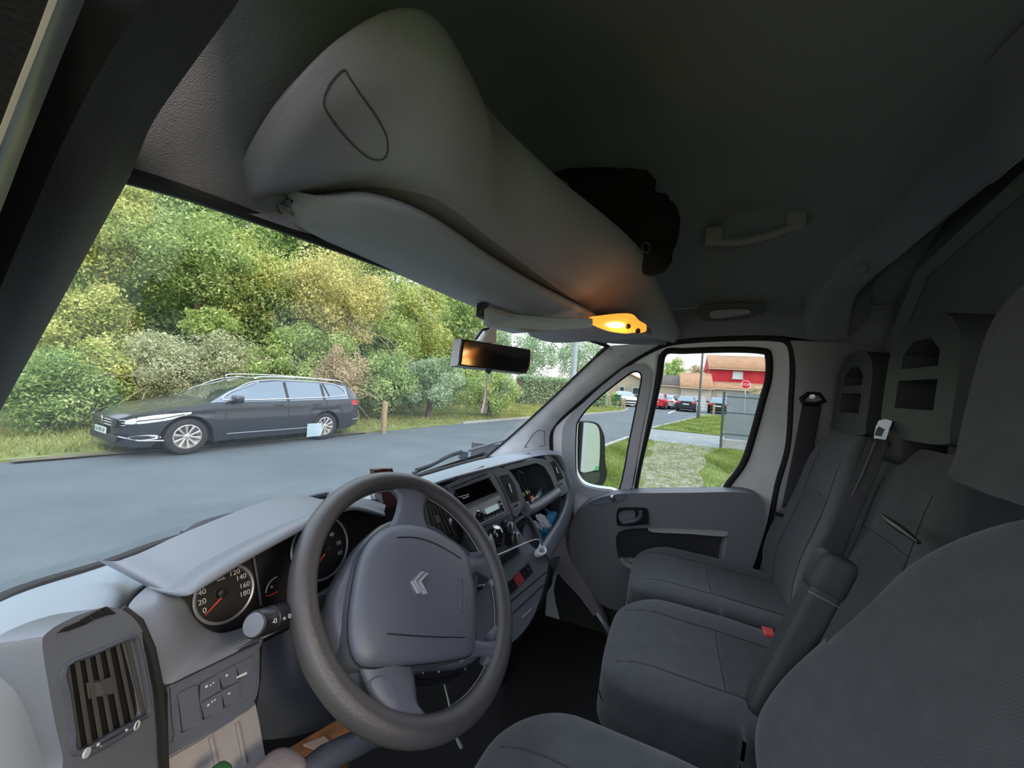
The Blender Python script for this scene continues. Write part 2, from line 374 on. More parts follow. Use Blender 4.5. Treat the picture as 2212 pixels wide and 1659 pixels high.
def quads(name, v4, rnd, m, parent, kind=None):
    """v4: (N,4,3) array -> one mesh of N quads with a per-face value"""
    n = len(v4); off = ROOTLOC.get(parent, V(0, 0, 0)) if parent is not None else V(0, 0, 0)
    me = bpy.data.meshes.new(name); me.vertices.add(4*n); me.vertices.foreach_set('co', (v4.reshape(-1, 3)-off).ravel().astype(np.float32))
    me.loops.add(4*n); me.loops.foreach_set('vertex_index', np.arange(4*n, dtype=np.int32))
    me.polygons.add(n); me.polygons.foreach_set('loop_start', np.arange(0, 4*n, 4, dtype=np.int32)); me.polygons.foreach_set('loop_total', np.full(n, 4, dtype=np.int32))
    a = me.attributes.new('rnd', 'FLOAT', 'FACE'); a.data.foreach_set('value', np.clip(rnd, 0, 1).astype(np.float32))
    me.update(); me.validate(); me.materials.append(m)
    o = bpy.data.objects.new(name, me); COL.objects.link(o)
    if parent is not None: o.parent = parent
    if kind: o['kind'] = kind
    return o
def leaf_cloud(c, r, n, size, blobs=38, bl=.27, tight=.5):
    blobs = int(blobs*1.7)
    u = RNG.normal(size=(blobs, 3)); u /= np.linalg.norm(u, axis=1, keepdims=True)
    bc = u*(RNG.uniform(.35, .86, (blobs, 1)))
    br = RNG.uniform(bl*.6, bl*1.25, blobs)
    bt = RNG.uniform(-.22, .22, blobs)
    k = RNG.integers(0, blobs, n); d = RNG.normal(size=(n, 3)); d /= np.linalg.norm(d, axis=1, keepdims=True)
    rad = br[k]*(RNG.uniform(tight, 1.12, n))
    p = bc[k]+d*rad[:, None]
    P = np.asarray(c)+p*np.asarray(r)
    nn = d+RNG.normal(size=(n, 3))*.7; nn /= np.linalg.norm(nn, axis=1, keepdims=True)
    a = np.cross(nn, RNG.normal(size=(n, 3))); a /= np.linalg.norm(a, axis=1, keepdims=True); b = np.cross(nn, a)
    s = size*RNG.uniform(.6, 1.3, (n, 1))
    q = np.stack([P-a*s, P-b*s*.45, P+a*s, P+b*s*.45], 1)
    return q, np.clip(.45+bt[k]+RNG.normal(size=n)*.18, 0, 1)
def plant(name, px, py, D, rx, ry, kind, label, cat, size=.05, dens=1.0, group=None, trunk=True, blobs=38, rz=None, twigs=0, base=True):
    c = g(px, py, D=D); sc_ = D/FOC; R = (rx*sc_, rx*sc_*.8, ry*sc_)
    if base: c[2] = max(c[2], R[2]*.75)
    t = thing(name, (c[0], c[1], 0.03), label, cat, group)
    area = 4*R[0]*R[2]*3.1
    n = int(min(42000, dens*area/(size*size)*1.5))
    q, rn = leaf_cloud(c, R, n, size, blobs)
    quads('foliage', q, rn, LM[kind], t, 'stuff')
    if trunk:
        top = c+V(0, 0, R[2]*.3)
        vf = tube([V(c[0], c[1], 0), V(c[0]+.05, c[1], c[2]*.5), top], [.09+R[0]*.03, .07+R[0]*.02, .03], 8)
        mk('trunk', vf, M_BARK, t)
    if twigs:
        L = []
        for i in range(twigs):
            d = nrm(RNG.normal(size=3)*V(1, 1, .5)+V(0, 0, .6)); a = c+V(0, 0, -R[2]*.5)
            pts = [a]; w = d.copy()
            for k in range(5): w = nrm(w+RNG.normal(size=3)*.25-V(0, 0, .12)); pts.append(pts[-1]+w*max(R)*.30)
            L.append(tube(pts, [.02, .016, .012, .009, .006, .004], 4, cap=False))
        mk('branches', join(*L), mat('pale_twigs', (.42, .34, .22), .9), t, kind='stuff')
    return t
# back rows, tall and dense, then the mixed shrubs in front (pixel centre, depth, pixel radii)
for a in [
    ('tree', 20, 560, 15, 240, 330, 'dark', 'tall dark green tree at the far left, next to the windscreen pillar', 'tree', .10, 1.0),
    ('tree', 300, 520, 15.5, 250, 300, 'mid', 'tall mid green tree standing behind the bonnet of the parked estate car', 'tree', .10, 1.0),
    ('tree', 560, 590, 17, 230, 260, 'dark', 'tall dark tree rising behind the roof of the parked estate car', 'tree', .10, 1.0),
    ('tree', 800, 660, 19.5, 210, 240, 'mid', 'large green tree behind the golden tree in the middle of the windscreen', 'tree', .11, 1.0),
    ('tree', 270, 700, 13, 230, 150, 'dark', 'dark undergrowth tree filling the gap above the grey twiggy shrubs', 'tree', .08, 1.2),
    ('tree', 600, 740, 15.5, 220, 130, 'dark', 'dark undergrowth tree between the two lime green shrubs', 'tree', .08, 1.2),
    ('tree', 850, 770, 20, 150, 110, 'mid', 'low leafy tree behind the dense dark shrub at the post', 'tree', .09, 1.2),
    ('tree', 60, 700, 12.5, 160, 200, 'dark', 'shaded tree low at the far left behind the dark shrub', 'tree', .08, 1.2),
    ('tree', 985, 735, 25, 130, 170, 'mid', 'green tree showing directly behind the rear-view mirror', 'tree', .12, 1.0),
]: plant(*a, blobs=46)
for a in [
    ('tree', 230, 500, 11, 130, 130, 'yel', 'yellow-leaved tree filling the top left corner of the windscreen', 'tree', .055, 1.0),
    ('tree', 430, 560, 12, 150, 120, 'mid', 'mid green tree under the left end of the sun visor', 'tree', .055, 1.0),
    ('tree', 170, 700, 10, 120, 110, 'yel', 'yellow-green tree beside the left windscreen pillar above the shrubs', 'tree', .05, 1.0),
    ('tree', 560, 620, 13.5, 110, 130, 'yel', 'loose yellowish tree left of the golden bushy tree', 'tree', .055, .8),
    ('tree', 740, 650, 14, 120, 110, 'gold', 'golden-leaved tree with bare arching twigs in mid windscreen', 'tree', .05, .9),
    ('tree', 900, 700, 18, 100, 110, 'yel', 'pale yellow-green tree just left of the rear-view mirror', 'tree', .06, .9),
]: plant(*a, blobs=44, twigs=26 if a[6] == 'gold' else 0)
for a in [
    ('shrub', 110, 850, 8.2, 130, 110, 'dark', 'dark green shrub in front of the parked car, by the pillar', 'shrub', .04, 1.0),
    ('shrub', 230, 800, 9, 80, 90, 'yel', 'dark and yellow mottled shrub right behind the car bonnet', 'shrub', .045, 1.0),
    ('shrub', 350, 790, 9.6, 100, 80, 'grey', 'greyish twiggy shrub behind the windscreen of the parked car', 'shrub', .035, .9),
    ('shrub', 480, 800, 10.8, 100, 90, 'grey', 'grey-green shrub behind the roof of the parked car', 'shrub', .04, .9),
    ('shrub', 455, 705, 11.2, 62, 52, 'lime', 'bright lime green shrub standing out above the parked car', 'shrub', .055, 1.0),
    ('shrub', 625, 745, 12, 55, 45, 'lime', 'small bright green shrub above the rear of the parked car', 'shrub', .05, .9),
    ('shrub', 600, 810, 11.6, 100, 75, 'mid', 'soft green shrub behind the rear windows of the parked car', 'shrub', .045, 1.0),
    ('shrub', 735, 815, 12.5, 70, 70, 'brown', 'reddish brown withered shrub behind the tail of the parked car', 'shrub', .04, .9),
    ('shrub', 700, 750, 13.2, 90, 60, 'mid', 'green shrub between the golden tree and the brown shrub', 'shrub', .05, 1.0),
    ('shrub', 830, 820, 14, 95, 75, 'dark', 'dense dark shrub behind the wooden post at the road edge', 'shrub', .05, 1.0),
    ('shrub', 930, 830, 15.6, 95, 68, 'cool', 'bluish green round shrub left of the hanging pink ribbon', 'shrub', .05, 1.0),
    ('shrub', 850, 740, 16, 80, 60, 'mid', 'mid green shrub above the dense dark shrub', 'shrub', .055, 1.0),
    ('shrub', 1060, 845, 17.5, 85, 58, 'mid', 'light green shrub right of the hanging pink ribbon', 'shrub', .055, 1.0),
]: plant(*a, twigs=40 if a[6] in ('grey', 'brown') else 0)
for a in [
    ('tree', 1150, 770, 42, 70, 75, 'cool', 'distant grey-green tree right of the rear-view mirror with sky gaps', 'tree', .14, .45),
    ('tree', 1250, 775, 46, 70, 70, 'cool', 'distant tree at the top right corner of the windscreen with sky gaps', 'tree', .14, .45),
    ('tree', 1070, 760, 36, 60, 80, 'cool', 'distant pale tree seen around the rear-view mirror', 'tree', .13, .6),
    ('tree', 1455, 800, 70, 34, 30, 'mid', 'green tree behind the brown-roofed garage', 'tree', .2, .9),
    ('tree', 1505, 803, 74, 26, 18, 'brown', 'thin brownish tree behind the orange-roofed garage', 'tree', .2, .6),
    ('shrub', 1327, 862, 38, 15, 16, 'lime', 'bright green rounded shrub beside the cream house', 'shrub', .12, 1.0),
    ('shrub', 1640, 846, 40, 34, 12, 'brown', 'reddish green shrub behind the grey fence top', 'shrub', .13, 1.0),
]: plant(*a, blobs=30)
def hedge(name, a, b, w, h, kind, label, size=.07, n=14000):
    a, b = V(*a), V(*b); d = b-a; L = np.linalg.norm(d); d /= L; q = V(-d[1], d[0])
    t = thing(name, (a[0], a[1], .03), label, 'hedge')
    s = RNG.uniform(0, L, n); f = RNG.integers(0, 3, n); hh = RNG.uniform(0, h, n); ww = RNG.uniform(-w/2, w/2, n)
    ww = np.where(f == 0, -w/2, np.where(f == 1, w/2, ww)); hh = np.where(f == 2, h, hh)
    P = np.stack([a[0]+d[0]*s+q[0]*ww, a[1]+d[1]*s+q[1]*ww, hh], 1)+RNG.normal(size=(n, 3))*.07
    A = RNG.normal(size=(n, 3)); A /= np.linalg.norm(A, axis=1, keepdims=True); B = np.cross(A, RNG.normal(size=(n, 3))); B /= np.linalg.norm(B, axis=1, keepdims=True)
    sz = size*RNG.uniform(.6, 1.3, (n, 1))
    quads('foliage', np.stack([P-A*sz, P-B*sz*.5, P+A*sz, P+B*sz*.5], 1), RNG.uniform(.1, .9, n), LM[kind], t, 'stuff')
    mk('hedge_core', slab([(*(a-q*w*.42), h*.95), (*(b-q*w*.42), h*.95), (*(b+q*w*.42), h*.95), (*(a+q*w*.42), h*.95)], h*.93, n=(0, 0, 1)), M_BARK, t)
    return t
_a = g(1120, 870, D=30); _b = g(1300, 868, D=34)
hedge('clipped_hedge', (_a[0], _a[1]), (_b[0], _b[1]), 1.2, 2.15, 'cool', 'long clipped greyish hedge seen beyond the right windscreen pillar', .09, 16000)
def blades(name, poly_pts, n, h, kind, w=.012, clip=None):
    P = np.array(poly_pts); lo, hi = P.min(0), P.max(0)
    xy = RNG.uniform(lo, hi, (n*2, 2)); ins = np.zeros(len(xy), bool); j = len(P)-1
    for i in range(len(P)):
        c = ((P[i, 1] > xy[:, 1]) != (P[j, 1] > xy[:, 1])) & (xy[:, 0] < (P[j, 0]-P[i, 0])*(xy[:, 1]-P[i, 1])/(P[j, 1]-P[i, 1]+1e-12)+P[i, 0]); ins ^= c; j = i
    if clip is not None: ins &= clip(xy)
    xy = xy[ins][:n]; m = len(xy); z = np.full((m, 1), .03)
    B = np.concatenate([xy, z], 1); a = RNG.uniform(0, 6.283, m); d = np.stack([np.cos(a), np.sin(a), np.zeros(m)], 1)
    hh = (h*RNG.uniform(.4, 1.3, m))[:, None]; lean = RNG.normal(size=(m, 3))*V(.5, .5, 0)*hh
    ww = w*RNG.uniform(.6, 1.5, (m, 1)); tp = B+lean+hh*V(0, 0, 1)
    q = np.stack([B-d*ww, B+d*ww, tp+d*ww*.25, tp-d*ww*.25], 1)
    nz_ = .5+.25*np.sin(xy[:, 0]*2.1+np.sin(xy[:, 1]*3))*np.cos(xy[:, 1]*2.7)
    o = quads(name, q, nz_+RNG.normal(size=m)*.15, LM[kind], None, 'stuff')
    return o
tag(blades('grass', [(3.5, 2.5), (10.5, 1.65), (13.2, 1.25), (13.2, -5), (4, -3)], 80000, .055, 'grass', .008,
    lambda p: (p[:, 1] > .6+.25*np.sin(p[:, 0]*1.7)) | (p[:, 1] < -.42-.07*p[:, 0]+.25*np.sin(p[:, 0]*1.3)) | (RNG.uniform(0, 1, len(p)) < .16)),
    'fresh green grass either side of the gravel track outside the passenger window', 'grass')
tag(blades('grass', [(17.9, .6), (30.3, -1.95), (36, -4.3), (36, -8), (17.9, -8)], 26000, .09, 'grass', .02), 'green grass island beyond the footpath around the lamp post', 'grass')
tag(blades('grass', [(-6, 11.5), (1.5, 9.5), (4.9, 8.65), (7.3, 8.15), (12, 7.4), (16, 6.65), (21.4, 5.1), (30, 3.5), (34, 4), (38, 6.5), (30, 14), (14, 13), (-6, 15)], 90000, .09, 'dry', .016), 'yellowish grass verge along the far side of the road', 'grass')

# ---------------------------------------------------------------- cars
M_TYRE = mat('tyre_rubber', (.022, .022, .025), .75); M_RIM = mat('alloy_rim', (.62, .6, .58), .3, metal=.7)
M_CGL = mat('car_glass', (.16, .20, .23), .05, metal=.75, coat=1, spec=.9); M_LAMP = mat('headlamp_lens', (.75, .78, .8), .1, coat=1); M_TAIL = mat('tail_lamp_lens', (.7, .03, .06), .2, coat=.5)
M_CHR = mat('window_chrome', (.85, .86, .88), .15, metal=1); M_CBLK = mat('car_black_plastic', (.02, .02, .022), .55)
M_PLATE = mat('plate_white', (.55, .68, .62), .5); M_PTXT = mat('plate_ink', (.08, .1, .12), .6)
def paint(name, c, r=.25, me=.3): return mat(name, c, r, metal=me, coat=.8)
def car(front, rdir, pnt, label, group=None, hero=False, L=4.77, wb=2.79, fo=.87, W2=.915, H=1.455, name='estate_car', scale=1.0, rear_cut=.30, plate=None):
    """front: world point of the front wheel contact on the -side; rdir: nose-to-tail direction"""
    r = nrm(V(rdir[0], rdir[1], 0)); side = V(r[1], -r[0], 0)   # side: from centre line towards the visible flank
    o = V(front[0], front[1], 0)-r*fo*scale-side*W2*scale
    def T(s, y, z): return o+(r*s+side*y+V(0, 0, z))*scale
    def TT(vf): return np.array([T(*p) for p in vf[0]]), vf[1]
    t = thing(name, T(L/2, 0, 0), label, 'car', group)
    RW = .335; swf, swr = fo, fo+wb
    ip = lambda s, xs, ys: float(np.interp(s, xs, ys))
    zt = lambda s: ip(s, [0, .12, .5, 1.3, 2.5, 4.2, L-.05, L], [.62, .72, .84, .965, .97, 1.0, 1.0, .95])
    ww = lambda s: ip(s, [0, .06, .2, .5, 1, L-1, L-.35, L-.08, L], [.36, .50, .70, .86, W2, W2, W2*.965, W2*.86, W2*.74])
    def zb(s):
        z = ip(s, [0, .3, .6, L-.5, L], [.20, .17, .20, .22, .34])
        for c in (swf, swr):
            q = (RW+.07)**2-(s-c)**2
            if q > 0: z = max(z, RW+math.sqrt(q)-.01)
        return z
    ss = sorted(set(np.round(np.concatenate([np.linspace(0, L, 70), [c+(RW+.07)*math.cos(a) for c in (swf, swr) for a in np.linspace(0.02, math.pi-.02, 17)]]), 4)))
    rows = []
    for s in ss:
        b, tp, w = zb(s), zt(s), ww(s); row = []
        for k in range(11):
            z = b+(tp-b)*k/10
            y = w*(1-.05*((z-.62)/.4)**2 if z > .62 else 1-.07*((z-.62)/.42)**2) - (.012 if .70 < z < .78 else 0)*(1 if .6 < s < L-.4 else 0)
            row.append((s, y, z))
        wy = row[-1][1]; cr_ = .045 if s < 1.5 else .02
        for k in range(1, 9):
            y = wy*(1-k/8); row.append((s, y, tp+cr_*(1-(y/wy)**2)))
        row = row+[(s, -y, z) for s, y, z in row[-2::-1]]
        rows.append(row)
    v, f = grid(rows); n = len(rows[0]); f += [list(range(n))[::-1], [(len(rows)-1)*n+i for i in range(n)]]
    mk('body', TT((v, f)), pnt, t, angle=32)
    mk('underbody', TT(box((L/2, 0, .36), (L-.5, 1.35, .3))), M_CBLK, t, smooth=False)
    # greenhouse
    sw0, sw1, sr0, sr1 = 1.22, 2.15, L-.42, L-.05
    if rear_cut > .5: sr0 = L-.75
    zr = lambda s: ip(s, [sw0, 1.6, sw1, 2.6, 3.3, sr0, sr0+.12, sr1], [.97, 1.20, H-.045, H, H-.005, H-.07, H-.13, 1.0])
    gs = np.linspace(sw0, sr1, 48); R1 = []
    for s in gs:
        a, b_ = zt(s)-.02, zr(s); w0 = min(ww(s), W2)*.955; w1 = w0-.24*(b_-a)/.5; row = []
        if b_ < a: b_ = a+.001
        for k in range(7): q = k/6; row.append((s, w0+(w1-w0)*q, a+(b_-.05-a)*q if b_-a > .1 else a+(b_-a)*q*.6))
        zz = row[-1][2]
        for k in range(1, 9):
            q = k/8; row.append((s, w1*math.cos(q*math.pi/2)**.55, zz+(b_-zz)*math.sin(q*math.pi/2)**.7))
        row = row+[(s, -y, z) for s, y, z in row[-2::-1]]; R1.append(row)
    v, f = grid(R1); mk('window_glass', TT((v, f)), M_CGL, t)
    # roof skin and rear pillar, a touch proud of the glass
    RR = []
    for s, row in zip(gs, R1):
        if sw1-.02 <= s <= sr0+.06: RR.append([(p[0], p[1]*1.006, p[2]+.006) for p in row[6:-6]])
    mk('roof', TT(grid(RR)), pnt, t, solid=0)
    for sg in (1, -1):
        PR = [[(p[0], (abs(p[1])+.006)*sg, p[2]) for p in row[0:8]] for s, row in zip(gs, R1) if s >= sr0-.02]
        mk('rear_pillar', TT(grid(PR)), pnt, t)
        AP = []
        for s, row in zip(gs, R1):
            if sw0+.04 <= s <= sw1+.02:
                a, b2 = row[6], row[9]; AP.append([(a[0], (a[1]+.012)*sg, a[2]-.012), (b2[0], (b2[1]+.008)*sg, b2[2]+.004)])
        mk('front_pillar', TT(grid(AP)), pnt, t, solid=0)
    def side_pt(s, z, out=.008):
        a, b_ = zt(s)-.02, zr(s); w0 = min(ww(s), W2)*.955; w1 = w0-.24*(b_-a)/.5; q = (z-a)/max(b_-.05-a, .05); return (s, w0+(w1-w0)*q+out, z)
    def flank(s, z, out=.006):
        w = ww(s); y = w*(1-.05*((z-.62)/.4)**2 if z > .62 else 1-.07*((z-.62)/.42)**2); return (s, y+out, z)
    mir = lambda L_, sg: [(p[0], p[1]*sg, p[2]) for p in L_]
    for sg in ((1, -1) if not hero else (1, -1)):
        if hero:
            top = [(1.42, 1.02), (1.75, 1.25), (2.08, 1.385), (2.6, 1.43), (3.3, 1.42), (3.95, 1.375), (4.2, 1.27), (4.27, 1.17), (4.2, 1.09), (3.6, 1.045), (2.6, 1.015), (1.9, 1.0)]
            loop = cr([V(*side_pt(s, z, .012)) for s, z in top], 5, True)
            mk('window_trim', TT(tube(mir(loop, sg), .011, 6, closed=True)), M_CHR, t)
            mk('roof_rail', TT(tube(mir(cr([V(2.1, .60, 1.43), V(2.25, .615, 1.485), V(3.2, .62, 1.50), V(4.1, .60, 1.465), V(4.28, .585, 1.42)], 6), sg), .016, 6)), M_CHR, t)
        for s in (2.72, 3.62) if hero else (2.7,):
            mk('window_pillar', TT(tube(mir([side_pt(s, zt(s), .008), side_pt(s, zt(s)+.2, .008), side_pt(s, zr(s)-.07, .008)], sg), .03, 5, flat=.2, up=(0, 1, 0))), M_CBLK, t)
        if hero:
            mk('window_pillar', TT(tube(mir([side_pt(3.78, 1.05, .01), side_pt(3.68, 1.38, .01)], sg), .012, 5)), M_CBLK, t)
            for s in (1.46, 2.72):
                mk('door_gap', TT(tube(mir([flank(s, .32, .001), flank(s, .6, .001), flank(s, .95, .001)], sg), .008, 5)), M_CBLK, t)
            mk('door_gap', TT(tube(mir([flank(3.45, .45, .001), flank(3.55, .6, .001), flank(3.66, .78, .001), flank(3.66, .97, .001)], sg), .008, 5)), M_CBLK, t)
            mk('side_crease', TT(tube(mir([flank(s, .80+.02*(s-1)/3.4+.03, -.004) for s in np.linspace(1.1, 4.55, 20)], sg), .008, 5, flat=.6)), M_CBLK, t)
            mk('sill_trim', TT(tube(mir([flank(s, .335, .003) for s in np.linspace(1.5, 3.25, 12)], sg), .018, 6, flat=.5)), mat('sill_trim', (.35, .38, .42), .3, metal=.5), t)
            for s in (2.5, 3.42):
                mk('door_handle', TT(tube(mir([flank(s-.1, .885, .01), flank(s, .892, .03), flank(s+.1, .89, .01)], sg), .016, 6)), M_CBLK, t)
        # mirror
        v, f = softbox(5, .5); v = v*V(.09, .11, .075)+V(1.62, W2+.07, 1.03); v[:, 1] *= sg
        mk('wing_mirror', TT((v, f)), pnt if hero else M_CBLK, t)
        for c in (swf, swr):
            cc = V(c, (W2-.125)*sg, RW); ax = V(0, sg, 0)
            w_ = mk('wheel', TT(lathe(cc, ax, [(.19, -.1), (.30, -.1), (RW-.012, -.085), (RW, -.05), (RW, .05), (RW-.012, .085), (.30, .1), (.225, .095), (.215, .05), (.21, -.05)], 40 if hero else 20)), M_TYRE, t)
            ROOTLOC[w_] = ROOTLOC[t]
            rim = [lathe(cc, ax, [(.214, .02), (.222, .092), (.207, .096), (.20, .06), (.20, .02)], 36), lathe(cc, ax, [(.001, .02), (.05, .03), (.05, .075), (.03, .085), (.001, .086)], 16)]
            if hero:
                for k in range(10):
                    q = k//2*2*math.pi/5+(.2 if k % 2 else -.2)+.1; q2 = k//2*2*math.pi/5+(.30 if k % 2 else -.30)+.1
                    a = cc+V(math.cos(q)*.03, .07*sg, math.sin(q)*.03); b = cc+V(math.cos(q2)*.208, .085*sg, math.sin(q2)*.208)
                    rim.append(tube([a, (a+b)/2, b], [.014, .018, .026], 6, flat=.5, up=(0, 1, 0)))
            else:
                for k in range(5):
                    q = k*2*math.pi/5; rim.append(tube([cc+V(0, .07*sg, 0), cc+V(math.cos(q)*.208, .085*sg, math.sin(q)*.208)], .03, 5, flat=.4, up=(0, 1, 0)))
            mk('rim', TT(join(*rim)), M_RIM, w_)
            mk('brake_disc', TT(lathe(cc-ax*.0, ax, [(.001, .01), (.17, .01), (.17, .02), (.001, .02)], 20)), M_CBLK, w_)
            if hero:
                arc = [flank(c+(RW+.062)*math.cos(a), RW+(RW+.062)*math.sin(a)-.005, .002) for a in np.linspace(.0, math.pi, 24)]
                mk('wheel_arch', TT(tube(mir(arc, sg), .022, 6, flat=.5)), M_CBLK, t)
        # lamps
        if hero:
            hp = [(.06, .60), (.14, .70), (.42, .765), (.90, .80), (.80, .71), (.55, .655), (.25, .60)]
            n_ = nrm(V(-.5, 1, .2)); sl = np.linspace(.10, .90, 14)
            lo_z = [ip(s, [.10, .3, .6, .9], [.575, .60, .66, .76]) for s in sl]; hi_z = [ip(s, [.10, .2, .45, .9], [.64, .70, .755, .79]) for s in sl]
            mk('headlamp', TT(grid([mir([flank(s, a+(b-a)*q, .004 if q in (0, 1) else .012) for s, a, b in zip(sl, lo_z, hi_z)], sg) for q in (0, .3, .7, 1)])), M_LAMP, t)
            mk('headlamp_strip', TT(tube(mir([flank(.2, .64, .015), flank(.5, .69, .015), flank(.8, .755, .015)], sg), .008, 5)), M_CBLK, t)
            fp = [(.12, .33), (.2, .385), (.42, .40), (.5, .345), (.3, .31)]
            mk('fog_lamp', TT(slab(mir(cr([V(*flank(s, z, .008)) for s, z in fp], 3, True), sg), .03, n=n_*V(1, sg, 1))), M_LAMP, t)
            mk('bumper_blade', TT(tube(mir([flank(.05, .36, .01), flank(.25, .30, .012), flank(.55, .29, .012), flank(.68, .30, .01)], sg), .014, 6)), mat('blade', (.5, .53, .56), .3, metal=.6), t)
            tp = [(L-.35, .86), (L-.3, .96), (L-.12, .975), (L-.06, .90), (L-.14, .845)]
            mk('tail_lamp', TT(slab(mir([V(*flank(s, z, .01)) for s, z in tp], sg), .03, n=nrm(V(.5, sg, .1)))), M_TAIL, t)
            mk('rear_bumper_blade', TT(tube(mir([flank(L-.3, .47, .01), flank(L-.16, .46, .012), flank(L-.04, .47, .01)], sg), .012, 6)), mat('blade', (.5, .53, .56), .3, metal=.6), t)
        else:
            v = box((L-.01, .62*sg, .86), (.08, .34, .15)); mk('tail_lamp', TT(v), M_TAIL, t, bevel=.02)
            v = box((.10, .60*sg, .66), (.12, .36, .12)); mk('headlamp', TT(v), M_LAMP, t, bevel=.02)
    # front face
    G = [box((-.005, 0, .60), (.04, 1.05, .16)), box((-.01, 0, .33), (.04, 1.2, .13))]
    gr = mk('grille', TT(join(*G)), M_CBLK, t, bevel=.015)
    if hero:
        for k in range(3): mk('grille_bar', TT(tube([V(.09, .62, .56+.045*k), V(-.02, .45, .555+.045*k), V(-.03, 0, .555+.045*k), V(-.02, -.45, .555+.045*k), V(.09, -.62, .56+.045*k)], .006, 5)), M_CHR, gr)
        mk('grille_badge', TT(join(lathe((-.03, 0, .63), (-1, 0, 0), [(.055, 0), (.062, .01), (.055, .014)], 20))), M_CHR, t)
    pl = mk('number_plate', TT(box((-.045, 0, .445), (.015, .52, .11))), M_PLATE, t, bevel=.004)
    pl2 = mk('number_plate', TT(box((L+.01, 0, .72), (.015, .52, .11))), M_PLATE, t, bevel=.004)
    if hero:
        fr = Frame(T(-.054, 0, .445), -r); text('plate_text', 'GH-907-EP', fr, 0, 0, .1, M_PTXT, pl, h=.001)
    return t
M_VW = paint('dark_grey_metallic', (.04, .046, .058), .3, .4)
car((3.36, 8.13), (.994, -.111), M_VW, 'dark grey estate car parked on the far side of the road facing left', hero=True)
_x = lambda px, py: g(px, py, Z=0)
def farcar(px, X_, hdg, pnt, label, rear=True, sc=1.0, cut=.3, H=1.5, name='parked_car'):
    """hdg: nose-to-tail direction in degrees from +X; placed by its middle"""
    p = g(px, 850, X=X_); r = V(math.cos(math.radians(hdg)), math.sin(math.radians(hdg)), 0); side = V(r[1], -r[0], 0)
    L = 4.3; q = p-r*(L/2-.85)*sc+side*.88*sc
    return car((q[0], q[1]), (r[0], r[1]), pnt, label, 'cars parked outside the houses', False, L=L, wb=2.6, fo=.85, W2=.88, H=H, name=name, scale=sc, rear_cut=cut)
farcar(1352, 41, 20, paint('white_paint', (.75, .77, .8), .3, 0), 'white car facing the road in front of the cream house')
farcar(1426, 41, 172, paint('red_paint', (.55, .02, .03), .3, 0), 'red car parked tail out left of the white garage door')
farcar(1449, 43, 168, paint('white_paint', (.75, .77, .8), .3, 0), 'small white car half hidden behind the red car', sc=.92)
farcar(1485, 40, 176, paint('black_paint', (.015, .017, .022), .25, .2), 'black saloon car parked tail out before the orange-roofed garage')
farcar(1553, 41, 174, paint('black_paint', (.015, .017, .022), .25, .2), 'black tall car parked beside the left edge of the grey fence', H=1.62)

